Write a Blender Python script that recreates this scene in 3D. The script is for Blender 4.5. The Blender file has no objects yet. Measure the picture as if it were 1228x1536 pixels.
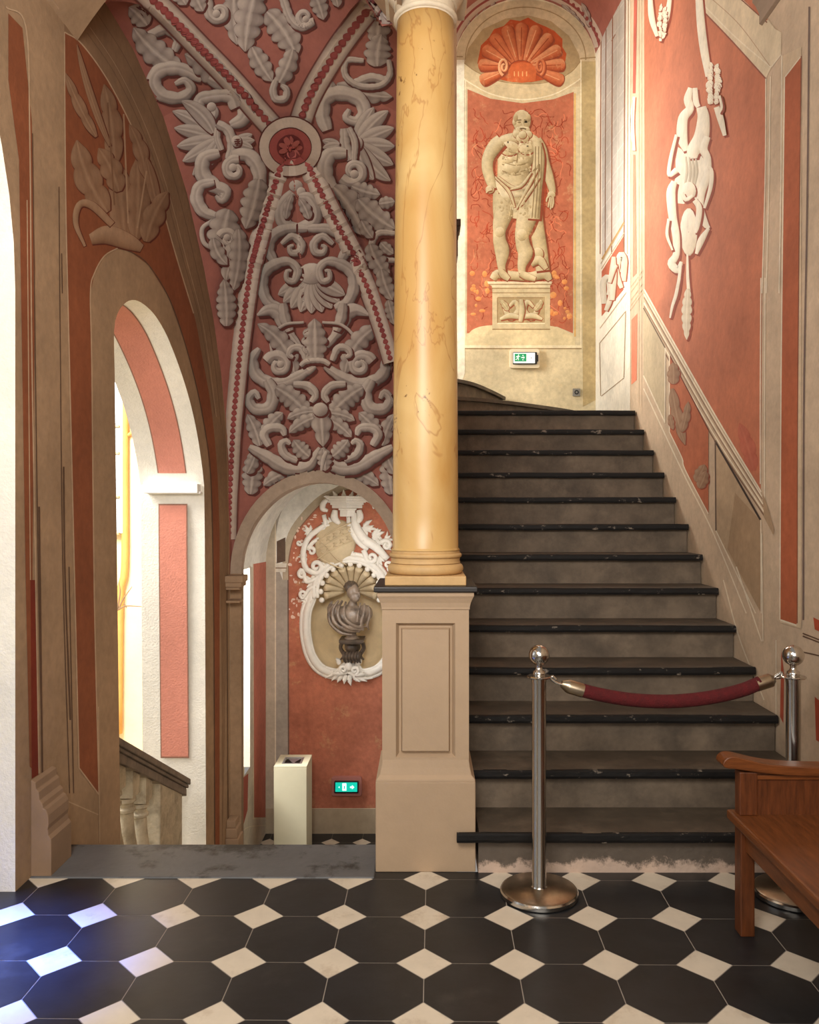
import bpy, bmesh, math, random
from mathutils import Vector, Matrix, noise as mnoise
from mathutils.bvhtree import BVHTree
from mathutils.geometry import tessellate_polygon
random.seed(7)
R = math.radians
COL = bpy.context.scene.collection
F, CX, CY, H = 1230.0, 636.0, 765.0, 1.55
CAM = Vector((0, 0, H))

# ------------------------------------------------------------------ camera
cd = bpy.data.cameras.new('camera'); cam = bpy.data.objects.new('camera', cd); COL.objects.link(cam)
cam.location = CAM; cam.rotation_euler = (R(90), 0, 0)
cd.sensor_fit = 'HORIZONTAL'; cd.sensor_width = 36.0; cd.lens = 36.0*F/1228.0
cd.shift_x = -(CX-614)/1228.0; cd.shift_y = -(768-CY)/1228.0
cd.clip_start = .05; cd.clip_end = 200
bpy.context.scene.camera = cam

# ------------------------------------------------------------------ measuring helpers
def ray(x, y): return Vector(((x-CX)/F, 1.0, -(y-CY)/F))
def atY(x, y, Y): return CAM + ray(x, y)*Y
def atX(x, y, X):
    r = ray(x, y); return CAM + r*(X/r.x)
def atZ(x, y, Z):
    r = ray(x, y); return CAM + r*((Z-H)/r.z)
def zoomed(ox, oy, s): return lambda *pts: [(ox+p[0]/s, oy+p[1]/s) for p in pts]

# ------------------------------------------------------------------ materials
def srgb(r, g, b):
    f = lambda c: (c/255/12.92) if c/255 <= .04045 else ((c/255+.055)/1.055)**2.4
    return (f(r), f(g), f(b))
MATS = {}
def nodes(name):
    m = bpy.data.materials.new(name); m.use_nodes = True; n = m.node_tree
    return m, n, n.nodes['Principled BSDF']
def mk(name, col=(.5,.5,.5), rough=.6, metal=0, var=.12, scale=6, bump=0., bscale=40, emit=None, estr=0, col2=None, thr=(.5,.6), scale2=8, coat=0, spec=.5, stretch=(1,1,1)):
    """plain procedural material: base colour with noise variation, an optional second colour in worn patches, and bump"""
    m, t, b = nodes(name); N = t.nodes.new; L = t.links.new
    tc = N('ShaderNodeTexCoord'); mp = N('ShaderNodeMapping'); mp.inputs['Scale'].default_value = stretch
    L(tc.outputs['Object'], mp.inputs['Vector'])
    nz = N('ShaderNodeTexNoise'); nz.inputs['Scale'].default_value = scale; nz.inputs['Detail'].default_value = 6; nz.inputs['Roughness'].default_value = .65
    L(mp.outputs['Vector'], nz.inputs['Vector'])
    rp = N('ShaderNodeValToRGB'); e = rp.color_ramp.elements
    e[0].position, e[1].position = .3, .7
    e[0].color = (*[c*(1-var) for c in col], 1); e[1].color = (*[min(1, c*(1+var)) for c in col], 1)
    L(nz.outputs['Fac'], rp.inputs['Fac']); out = rp.outputs['Color']
    if col2:
        n2 = N('ShaderNodeTexNoise'); n2.inputs['Scale'].default_value = scale2; n2.inputs['Detail'].default_value = 9; n2.inputs['Roughness'].default_value = .7
        L(mp.outputs['Vector'], n2.inputs['Vector'])
        r2 = N('ShaderNodeValToRGB'); r2.color_ramp.elements[0].position, r2.color_ramp.elements[1].position = thr
        L(n2.outputs['Fac'], r2.inputs['Fac'])
        mx = N('ShaderNodeMix'); mx.data_type = 'RGBA'; L(r2.outputs['Color'], mx.inputs['Factor']); L(out, mx.inputs['A']); mx.inputs['B'].default_value = (*col2, 1)
        out = mx.outputs['Result']
    L(out, b.inputs['Base Color']); b.inputs['Roughness'].default_value = rough; b.inputs['Metallic'].default_value = metal
    b.inputs['Specular IOR Level'].default_value = spec; b.inputs['Coat Weight'].default_value = coat
    if bump:
        n3 = N('ShaderNodeTexNoise'); n3.inputs['Scale'].default_value = bscale; n3.inputs['Detail'].default_value = 5
        L(mp.outputs['Vector'], n3.inputs['Vector'])
        bp = N('ShaderNodeBump'); bp.inputs['Strength'].default_value = bump; bp.inputs['Distance'].default_value = .02
        L(n3.outputs['Fac'], bp.inputs['Height']); L(bp.outputs['Normal'], b.inputs['Normal'])
    if emit: b.inputs['Emission Color'].default_value = (*emit, 1); b.inputs['Emission Strength'].default_value = estr
    MATS[name] = m; return m
def fresco(name, bump=.25, bscale=28, lo=.78, hi=1.1, rough=.85, scale=2.2, wear=0.0):
    """pigment on plaster: colour stored with the mesh, broken up by stains and grain"""
    m, t, b = nodes(name); N = t.nodes.new; L = t.links.new
    at = N('ShaderNodeAttribute'); at.attribute_name = 'Col'
    g = N('ShaderNodeNewGeometry')
    def nz(s, d=5, r=.6):
        n = N('ShaderNodeTexNoise'); n.inputs['Scale'].default_value = s; n.inputs['Detail'].default_value = d; n.inputs['Roughness'].default_value = r
        L(g.outputs['Position'], n.inputs['Vector']); return n.outputs['Fac']
    def mr(x, a, c):
        n = N('ShaderNodeMapRange'); n.inputs['From Min'].default_value = .3; n.inputs['From Max'].default_value = .7
        n.inputs['To Min'].default_value = a; n.inputs['To Max'].default_value = c; L(x, n.inputs['Value']); return n.outputs['Result']
    mu = N('ShaderNodeMath'); mu.operation = 'MULTIPLY'; L(mr(nz(scale), lo, hi), mu.inputs[0]); L(mr(nz(scale*9, 8, .7), lo+.08, hi), mu.inputs[1])
    vm = N('ShaderNodeVectorMath'); vm.operation = 'SCALE'; L(at.outputs['Color'], vm.inputs[0]); L(mu.outputs[0], vm.inputs['Scale'])
    out = vm.outputs[0]
    if wear:
        r2 = N('ShaderNodeValToRGB'); r2.color_ramp.elements[0].position, r2.color_ramp.elements[1].position = .56, .68
        L(nz(5.5, 10, .75), r2.inputs['Fac'])
        k = N('ShaderNodeMath'); k.operation = 'MULTIPLY'; L(r2.outputs['Color'], k.inputs[0]); k.inputs[1].default_value = wear
        mx = N('ShaderNodeMix'); mx.data_type = 'RGBA'; L(k.outputs[0], mx.inputs['Factor']); L(out, mx.inputs['A']); mx.inputs['B'].default_value = (*srgb(226,196,140), 1)
        out = mx.outputs['Result']
    L(out, b.inputs['Base Color']); b.inputs['Roughness'].default_value = rough; b.inputs['Specular IOR Level'].default_value = .25
    if bump:
        bp = N('ShaderNodeBump'); bp.inputs['Strength'].default_value = bump; bp.inputs['Distance'].default_value = .01
        L(nz(bscale, 6), bp.inputs['Height']); L(bp.outputs['Normal'], b.inputs['Normal'])
    MATS[name] = m; return m

# ------------------------------------------------------------------ mesh helpers
def link(name, me, parent=None):
    o = bpy.data.objects.new(name, me); COL.objects.link(o)
    if parent is not None: o.parent = parent
    return o
def finish(name, bm, mat, parent=None, smooth=False, loc=None, bevel=0, auto=None):
    me = bpy.data.meshes.new(name)
    bmesh.ops.recalc_face_normals(bm, faces=bm.faces)
    bm.to_mesh(me); bm.free()
    for m in (mat if isinstance(mat, (list, tuple)) else [mat]): me.materials.append(m)
    if smooth:
        for p in me.polygons: p.use_smooth = True
    o = link(name, me, parent)
    if loc is not None: o.location = loc
    if bevel:
        md = o.modifiers.new('bevel', 'BEVEL'); md.width = bevel; md.segments = 2; md.limit_method = 'ANGLE'; md.angle_limit = R(40)
    if auto: 
        for p in me.polygons: p.use_smooth = True
        me.set_sharp_from_angle(angle=R(auto))
    return o
def tag(o, label=None, cat=None, group=None, kind=None):
    if label: o['label'] = label
    if cat: o['category'] = cat
    if group: o['group'] = group
    if kind: o['kind'] = kind
    return o
def empty(name, loc=(0,0,0), rotz=0):
    o = bpy.data.objects.new(name, None); COL.objects.link(o); o.location = loc; o.rotation_euler = (0,0,rotz); o.empty_display_size = .1
    return o
def copy_tree(o, parent=None):
    c = o.copy(); COL.objects.link(c)
    if parent is not None: c.parent = parent
    for ch in list(o.children): copy_tree(ch, c)
    return c
def box(bm, x0, x1, y0, y1, z0, z1, mi=0):
    vs = [bm.verts.new(p) for p in ((x0,y0,z0),(x1,y0,z0),(x1,y1,z0),(x0,y1,z0),(x0,y0,z1),(x1,y0,z1),(x1,y1,z1),(x0,y1,z1))]
    fs = []
    for f in ((0,3,2,1),(4,5,6,7),(0,1,5,4),(1,2,6,5),(2,3,7,6),(3,0,4,7)):
        fc = bm.faces.new([vs[i] for i in f]); fc.material_index = mi; fs.append(fc)
    return fs
def boxes(name, lst, mat, parent=None, bevel=0):
    bm = bmesh.new()
    for b in lst: box(bm, *b)
    return finish(name, bm, mat, parent, bevel=bevel)
def prism(bm, pts, axis, a, b, mi=0):
    """closed 2D outline swept straight along one axis from a to b"""
    def P(p, t): return {'x': (t,p[0],p[1]), 'y': (p[0],t,p[1]), 'z': (p[0],p[1],t)}[axis]
    A = [bm.verts.new(P(p, a)) for p in pts]; B = [bm.verts.new(P(p, b)) for p in pts]
    n = len(pts)
    for i in range(n):
        f = bm.faces.new((A[i], A[(i+1)%n], B[(i+1)%n], B[i])); f.material_index = mi
    f = bm.faces.new(A[::-1]); f.material_index = mi
    f = bm.faces.new(B); f.material_index = mi
def lathe(bm, prof, c=(0,0,0), n=40, sq=None, mi=0):
    """profile (radius, z) turned round the vertical axis; sq = number of sides for square mouldings"""
    n = sq or n; off = math.pi/4 if sq == 4 else 0; k = math.sqrt(2) if sq == 4 else 1
    rings = []
    for r, z in prof:
        rings.append([bm.verts.new((c[0]+r*k*math.cos(off+2*math.pi*i/n), c[1]+r*k*math.sin(off+2*math.pi*i/n), c[2]+z)) for i in range(n)])
    for a, b in zip(rings, rings[1:]):
        for i in range(n):
            f = bm.faces.new((a[i], a[(i+1)%n], b[(i+1)%n], b[i])); f.material_index = mi
    bm.faces.new(rings[0][::-1]).material_index = mi; bm.faces.new(rings[-1]).material_index = mi
def cat_rom(pts, step=None, n=None):
    """smooth curve through points (tuples of any length)"""
    if len(pts) == 2 and step is None and n is None: return list(pts)
    P = [tuple(p) for p in pts]; out = []
    ext = [tuple(2*a-b for a, b in zip(P[0], P[1]))] + P + [tuple(2*a-b for a, b in zip(P[-1], P[-2]))]
    for i in range(len(P)-1):
        p0, p1, p2, p3 = ext[i:i+4]
        d = math.dist(p1[:3] if len(p1) > 3 else p1, p2[:3] if len(p2) > 3 else p2)
        k = n or max(1, int(math.ceil(d/(step or 4))))
        for j in range(k):
            t = j/k; t2 = t*t; t3 = t2*t
            out.append(tuple(.5*(2*b+(c-a)*t+(2*a-5*b+4*c-d_)*t2+(3*b-a-3*c+d_)*t3) for a, b, c, d_ in zip(p0, p1, p2, p3)))
    out.append(P[-1]); return out
def tube(bm, pts, rad, n=10, seg=6, closed=False, flat=1.0, mi=0):
    """round bar through 3D points; rad a number or one per point"""
    rads = rad if isinstance(rad, (list, tuple)) else [rad]*len(pts)
    if closed: pts = list(pts)+[pts[0]]; rads = list(rads)+[rads[0]]
    c = cat_rom([(*p, r) for p, r in zip(pts, rads)], n=seg) if seg > 1 else [(*p, r) for p, r in zip(pts, rads)]
    rings = []; up = None
    for i, p in enumerate(c):
        a = Vector(c[max(0, i-1)][:3]); b = Vector(c[min(len(c)-1, i+1)][:3]); d = (b-a)
        if d.length < 1e-9: d = Vector((0,0,1))
        d.normalize()
        if up is None: up = Vector((0,0,1)) if abs(d.z) < .9 else Vector((0,1,0))
        s = d.cross(up)
        if s.length < 1e-6: s = d.cross(Vector((1,0,0)))
        s.normalize(); up = s.cross(d).normalized(); r = max(p[3], 1e-4)
        rings.append([bm.verts.new(Vector(p[:3])+(s*math.cos(2*math.pi*k/n)+up*math.sin(2*math.pi*k/n)*flat)*r) for k in range(n)])
    for a, b in zip(rings, rings[1:]):
        for k in range(n): bm.faces.new((a[k], a[(k+1)%n], b[(k+1)%n], b[k])).material_index = mi
    bm.faces.new(rings[0][::-1]).material_index = mi; bm.faces.new(rings[-1]).material_index = mi
def ball(bm, c, r, u=16, v=12, rot=None):
    r = (r, r, r) if isinstance(r, (int, float)) else r
    M = Matrix.Translation(Vector(c)) @ (rot.to_4x4() if rot else Matrix()) @ Matrix.Diagonal((*r, 1))
    bmesh.ops.create_uvsphere(bm, u_segments=u, v_segments=v, radius=1, matrix=M)
def lerp(a, b, t): return a+(b-a)*t
def mix(c, d, t): return tuple(lerp(a, b, t) for a, b in zip(c, d))
def interp(x, xs, ys):
    if x <= xs[0]: return ys[0]
    for i in range(len(xs)-1):
        if x <= xs[i+1]: return lerp(ys[i], ys[i+1], (x-xs[i])/(xs[i+1]-xs[i]))
    return ys[-1]

# ------------------------------------------------------------------ meshes that carry their own pigment
class Skin:
    """triangles/quads with one colour per corner, written out as one mesh"""
    def __init__(s): s.v = []; s.f = []; s.c = []
    def face(s, pts, cols):
        b = len(s.v); s.v += [tuple(p) for p in pts]
        s.c += list(cols) if isinstance(cols, list) else [cols]*len(pts)
        s.f.append(tuple(range(b, b+len(pts))))
    def grid(s, rows, cols):
        b = len(s.v); w = len(rows[0])
        for r, row in enumerate(rows):
            for k, p in enumerate(row):
                s.v.append(tuple(p)); s.c.append(cols[r][k] if isinstance(cols, list) else cols)
        for r in range(len(rows)-1):
            for k in range(w-1): s.f.append((b+r*w+k, b+r*w+k+1, b+(r+1)*w+k+1, b+(r+1)*w+k))
    def build(s, name, mat, parent=None, smooth=False):
        me = bpy.data.meshes.new(name); me.from_pydata(s.v, [], s.f)
        a = me.color_attributes.new('Col', 'FLOAT_COLOR', 'POINT')
        a.data.foreach_set('color', [x for c in s.c for x in (*c[:3], 1.0)])
        me.materials.append(mat)
        if smooth:
            for p in me.polygons: p.use_smooth = True
        me.update(); return link(name, me, parent)
def tess(pts3, holes=()):
    loops = [[Vector(p) for p in pts3]]+[[Vector(p) for p in h] for h in holes]
    flat = [p for l in loops for p in l]
    return flat, tessellate_polygon(loops)

class Painter:
    """lays pigment on a real surface: outlines measured in the photograph are carried onto the surface itself"""
    def __init__(s, hit, pal=None, base=.0012, step=.00012):
        s.hit = hit; s.sk = Skin(); s.cells = {}; s.top = 0; s.base = base; s.inc = step; s.pal = pal
    bump = 0; frill = False
    def layer(s, pts, fill=False, bump=0):
        """each stroke lies one coat above whatever it covers"""
        g = 4.0; cells = set()
        for p in pts:
            i, j = int(p[0]//g), int(p[1]//g)
            cells.add((i, j))
        if fill:
            ys = [p[1] for p in pts]; n = len(pts)
            for j in range(int(min(ys)//g), int(max(ys)//g)+1):
                y = (j+.5)*g; xs = []
                for k in range(n):
                    (x0, y0), (x1, y1) = pts[k][:2], pts[(k+1)%n][:2]
                    if (y0 <= y) != (y1 <= y): xs.append(x0+(y-y0)/(y1-y0)*(x1-x0))
                xs.sort()
                for q in range(0, len(xs)-1, 2):
                    for i in range(int(xs[q]//g), int(xs[q+1]//g)+1): cells.add((i, j))
            for k in range(n):
                (x0, y0), (x1, y1) = pts[k][:2], pts[(k+1)%n][:2]; m = int(math.dist((x0,y0),(x1,y1))//g)+1
                for q in range(m): cells.add((int(lerp(x0,x1,q/m)//g), int(lerp(y0,y1,q/m)//g)))
        d = s.cells; l = max((d.get(c, -1) for c in cells), default=-1)+1
        l += bump
        for c in cells: d[c] = l
        s.top = max(s.top, l)
        return s.base+s.inc*l
    def disc(s, c, rx, ry, col, n=40, rings=6):
        ks = [i/rings for i in range(rings+1)]; ks[0] = .01
        rows = [[(c[0]+rx*k*math.cos(2*math.pi*i/n), c[1]+ry*k*math.sin(2*math.pi*i/n)) for i in range(n+1)] for k in ks]
        s.quadgrid(rows, [[col]*(n+1)]*len(rows), s.layer([p for r in rows for p in r]))
    def put(s, p, off):
        h = s.hit(p[0], p[1])
        return None if h is None else h[0]+h[1]*off
    def quadgrid(s, rows, cols, off):
        P = [[s.put(p, off) for p in r] for r in rows]
        for r in range(len(rows)-1):
            for k in range(len(rows[0])-1):
                q = [P[r][k], P[r][k+1], P[r+1][k+1], P[r+1][k]]
                if any(x is None for x in q): continue
                if max((q[0]-q[2]).length, (q[1]-q[3]).length) > .6: continue
                s.sk.face(q, [cols[r][k], cols[r][k+1], cols[r+1][k+1], cols[r+1][k]])
    def poly(s, pts, col, smooth=False, grad=None):
        if smooth: pts = cat_rom(list(pts)+[pts[0]], step=5)[:-1]
        off = s.layer(pts, True); P = [s.put(p, off) for p in pts]
        keep = [(a, b) for a, b in zip(P, pts) if a is not None]; P = [k[0] for k in keep]; px = [k[1] for k in keep]
        if len(P) < 3: return
        for t in tessellate_polygon([[Vector((p[0], p[1], 0)) for p in px]]):
            s.sk.face([P[i] for i in t], [grad(px[i]) if grad else col for i in t])
    def line(s, pts, w, col, step=6):
        c = cat_rom(pts, step=step) if len(pts) > 2 else [(lerp(pts[0][0], pts[1][0], i/8), lerp(pts[0][1], pts[1][1], i/8)) for i in range(9)]
        rows = s.strip(c, [w]*len(c), [-1, 1]); off = s.layer([p for r in rows for p in r])
        s.quadgrid(rows, [[col, col]]*len(rows), off)
    def strip(s, c, ws, us):
        rows = []
        for i, p in enumerate(c):
            a, b = c[max(0, i-1)], c[min(len(c)-1, i+1)]; dx, dy = b[0]-a[0], b[1]-a[1]; l = math.hypot(dx, dy) or 1
            nx, ny = -dy/l, dx/l
            rows.append([(p[0]+nx*ws[i]*u, p[1]+ny*ws[i]*u) for u in us])
        return rows
    def tone(s, t, pal=None):
        pal = pal or s.pal; t = max(0, min(1, t))*(len(pal)-1); i = min(int(t), len(pal)-2)
        return mix(pal[i], pal[i+1], t-i)
    US = [-1, -.9, -.6, -.25, 0, .25, .6, .9, 1]
    def ribbon(s, pts, ws, pal=None, shadow=3, step=4, lobes=0, vein=False, light=(-.55, -.83), saw=0, amp=.22, bright=0):
        """a shaded band along a curve; lobes give it an acanthus edge"""
        ws = ws if isinstance(ws, (list, tuple)) else [ws]*len(pts)
        if len(ws) != len(pts): ws = [interp(i/(len(pts)-1), [k/(len(ws)-1) for k in range(len(ws))], list(ws)) for i in range(len(pts))]
        c3 = cat_rom([(p[0], p[1], w) for p, w in zip(pts, ws)], step=step); c = [(p[0], p[1]) for p in c3]; w = [max(p[2], .3) for p in c3]; n = len(c)
        L = [0]
        for a, b in zip(c, c[1:]): L.append(L[-1]+math.dist(a, b))
        T = [l/(L[-1] or 1) for l in L]
        fr = 0
        if s.frill and not vein and not lobes and not saw and max(w) > 4.2: fr = max(2, round(L[-1]/(1.7*max(w))))
        ww = []; ph = []
        for i in range(n):
            k = 0
            if lobes: k = abs(math.sin(math.pi*lobes*T[i])); ww.append(w[i]*(1-amp+amp*k**.6))
            elif fr: k = abs(math.sin(math.pi*fr*T[i])); ww.append(w[i]*(.86+.14*k**.6))
            elif saw: k = (T[i]*saw) % 1; ww.append(w[i]*(.5+.5*(1-k)))
            else: ww.append(w[i])
            ph.append(k)
        rows = s.strip(c, ww, s.US)
        if shadow:
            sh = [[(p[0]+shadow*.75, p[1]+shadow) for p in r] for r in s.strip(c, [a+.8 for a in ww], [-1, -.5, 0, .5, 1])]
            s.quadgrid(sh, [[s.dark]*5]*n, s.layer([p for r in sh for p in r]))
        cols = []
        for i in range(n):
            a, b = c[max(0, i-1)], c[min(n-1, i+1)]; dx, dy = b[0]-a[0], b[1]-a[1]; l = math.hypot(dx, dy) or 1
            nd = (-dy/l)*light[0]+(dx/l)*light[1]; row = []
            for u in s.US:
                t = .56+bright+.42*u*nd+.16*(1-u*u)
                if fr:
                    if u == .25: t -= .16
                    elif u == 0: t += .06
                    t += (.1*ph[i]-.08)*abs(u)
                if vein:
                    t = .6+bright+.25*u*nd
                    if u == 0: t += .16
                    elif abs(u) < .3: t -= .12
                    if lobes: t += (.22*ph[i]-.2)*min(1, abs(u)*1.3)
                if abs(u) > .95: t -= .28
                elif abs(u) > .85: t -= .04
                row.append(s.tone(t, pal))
            cols.append(row)
        s.quadgrid(rows, cols, s.layer([p for r in rows for p in r], bump=s.bump if shadow else 0))
    def leaf(s, base, tip, w, bend=0, lobes=4, pal=None, shadow=3, bright=0):
        dx, dy = tip[0]-base[0], tip[1]-base[1]; m = ((base[0]+tip[0])/2-dy*bend, (base[1]+tip[1])/2+dx*bend)
        q = lambda t: ((1-t)**2*base[0]+2*t*(1-t)*m[0]+t*t*tip[0], (1-t)**2*base[1]+2*t*(1-t)*m[1]+t*t*tip[1])
        ts = [0, .12, .3, .5, .7, .87, 1]; ws = [w*.35, w*.7, w*.95, w, w*.85, w*.55, w*.1]
        s.ribbon([q(t) for t in ts], ws, pal, shadow, step=2.2, lobes=lobes, vein=True, bright=bright, amp=.3)
    def scroll(s, c, r0, r1, a0, turns, w0, w1, pal=None, shadow=3, lead=None):
        """volute; a0 degrees in the picture (0 right, 90 down); turns signed; lead = points leading in"""
        n = max(6, int(abs(turns)*12)); pts = list(lead or []); ws = [w0]*len(pts)
        for i in range(n+1):
            t = i/n; a = R(a0)+turns*2*math.pi*t; r = r0*(r1/r0)**t
            pts.append((c[0]+r*math.cos(a), c[1]+r*math.sin(a))); ws.append(lerp(w0, w1, t))
        s.ribbon(pts, ws, pal, shadow, step=2.5); s.blob(pts[-1], w1*1.5, w1*1.5, pal, 0)
    def blob(s, c, rx, ry, pal=None, shadow=2, rot=0, n=18, bright=0):
        ca, sa = math.cos(rot), math.sin(rot)
        def ring(k, dx=0, dy=0): return [(c[0]+dx+(rx*k*math.cos(a)*ca-ry*k*math.sin(a)*sa), c[1]+dy+(rx*k*math.cos(a)*sa+ry*k*math.sin(a)*ca)) for a in [2*math.pi*i/n for i in range(n+1)]]
        if shadow: s.poly(ring(1.08, shadow*.75, shadow)[:-1], s.dark)
        ks = [.02, .35, .7, .93, 1]; rows = [ring(k) for k in ks]; cols = []
        for k in ks:
            row = []
            for i in range(n+1):
                a = 2*math.pi*i/n; t = .66+bright+.34*k*(-.55*math.cos(a)-.83*math.sin(a))-(.22 if k == 1 else 0); row.append(s.tone(t, pal))
            cols.append(row)
        s.quadgrid(rows, cols, s.layer(rows[-1]))
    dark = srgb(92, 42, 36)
def planeX(X, s):
    n = Vector((s, 0, 0))
    return lambda x, y: (lambda p: (p, n) if 0 < p.y < 60 else None)(atX(x, y, X))
def planeY(Y, s=-1):
    n = Vector((0, s, 0)); return lambda x, y: (atY(x, y, Y), n)
def planeZ(Z):
    n = Vector((0, 0, 1)); return lambda x, y: (atZ(x, y, Z), n)
def onmesh(vs, fs):
    t = BVHTree.FromPolygons([tuple(v) for v in vs], fs)
    def h(x, y):
        d = ray(x, y).normalized(); loc, nor, i, dist = t.ray_cast(CAM, d)
        if loc is None: return None
        return (loc, (nor if nor.dot(d) < 0 else -nor)*.3-d*.7)
    return h
# ------------------------------------------------------------------ palette of materials
FR = fresco('fresco_pigment', bump=.2)
FRW = fresco('worn_fresco', bump=.5, bscale=16, lo=.72, hi=1.12, wear=.35)
FRV = fresco('vault_fresco', bump=.08, lo=.84, hi=1.08)
ROUGH = fresco('rough_render', bump=.5, bscale=70, lo=.86, hi=1.05)
mk('slate_tile', srgb(31,32,34), .36, var=.35, scale=5, bump=.05, bscale=12, col2=srgb(70,66,62), thr=(.58,.9), scale2=3)
mk('marble_tile', srgb(216,204,184), .3, var=.07, scale=9, col2=srgb(168,146,120), thr=(.55,.8), scale2=5)
mk('grout', srgb(160,150,138), .9)
mk('step_stone', srgb(110,96,80), .75, var=.3, scale=5, bump=.15, bscale=30, col2=srgb(76,66,55), thr=(.42,.7), scale2=4.5)
mk('step_tread', srgb(76,66,54), .6, var=.3, scale=6, bump=.1, bscale=20, col2=srgb(112,98,82), thr=(.5,.8), scale2=4)
mk('nosing_black', srgb(19,17,16), .65, var=.3, scale=9, bump=.3, bscale=25, col2=srgb(130,120,108), thr=(.6,.66), scale2=22, stretch=(.6,1,1), spec=.3)
mk('first_riser', srgb(96,85,74), .8, var=.2, scale=6, bump=.3, bscale=30)
mk('slab_stone', srgb(94,94,95), .5, var=.15, scale=4, bump=.1, bscale=30, col2=srgb(46,44,42), thr=(.52,.6), scale2=3)
mk('pedestal_paint', srgb(174,149,121), .7, var=.05, scale=4, bump=.12, bscale=22)
mk('base_stone', srgb(196,160,108), .6, var=.12, scale=8, bump=.1)
mk('capital_stone', srgb(205,190,165), .75, var=.12, scale=8, bump=.15)
mk('slab_black', srgb(32,27,25), .4)
mk('chrome', srgb(200,196,190), .16, metal=1, var=.04)
mk('chrome_worn', srgb(172,156,134), .32, metal=1, var=.2, scale=14)
mk('velvet', srgb(80,6,11), .9, var=.25, scale=40, bump=.3, bscale=150)
mk('oak', srgb(108,60,27), .38, var=.35, scale=7, stretch=(9,1.2,9), bump=.08, bscale=30)
mk('oak_grain_up', srgb(96,51,24), .38, var=.4, scale=7, stretch=(9,9,1.2), bump=.08, bscale=30)
mk('oak_grain_across', srgb(112,62,28), .36, var=.35, scale=7, stretch=(1.2,9,9), bump=.08, bscale=30)
mk('bin_paint', srgb(226,220,190), .5, var=.03)
mk('bin_steel', srgb(190,192,196), .3, metal=.8)
mk('black_plastic', srgb(14,14,15), .4)
mk('stucco', srgb(236,230,220), .7, var=.06, scale=12, bump=.15, bscale=60, col2=srgb(176,160,138), thr=(.6,.8), scale2=14)
mk('stucco_tan', srgb(204,184,150), .75, var=.12, scale=8, bump=.15)
mk('niche_plaster', srgb(226,204,164), .8, var=.18, scale=3, bump=.1)
mk('bronze', srgb(140,122,106), .33, var=.3, scale=7, col2=srgb(58,48,42), thr=(.5,.7), scale2=5)
mk('bronze_dark', srgb(84,70,58), .4, var=.4, scale=12)
mk('balustrade_stone', srgb(190,176,150), .8, var=.25, scale=9, bump=.3, bscale=30, col2=srgb(120,106,84), thr=(.5,.8), scale2=6)
mk('rail_stone', srgb(126,112,98), .85, var=.25, scale=9, bump=.35, bscale=26)
mk('sign_case_pink', srgb(170,110,100), .55, var=.05)
mk('sign_case_cream', srgb(222,208,176), .6, var=.05)
mk('sign_white', srgb(235,240,235), .4, emit=(.9,1,.95), estr=.35)
mk('sign_green', srgb(20,140,90), .4, emit=srgb(20,140,90), estr=.35)
mk('sign_teal', srgb(20,170,150), .4, emit=srgb(10,190,165), estr=.9)
mk('sign_glow', srgb(220,255,250), .4, emit=srgb(220,255,250), estr=1.2)
mk('socket_grey', srgb(120,116,106), .5)
mk('facade', srgb(250,232,190), .9, var=.06, scale=3, bump=.2, bscale=20)
mk('facade_pipe', srgb(236,176,96), .7, var=.1)
mk('facade_white', srgb(250,248,240), .7)
mk('pane_glass', srgb(210,220,228), .15)
mk('twig', srgb(150,120,90), .8)
mk('dark_wood', srgb(60,44,36), .6)
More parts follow.
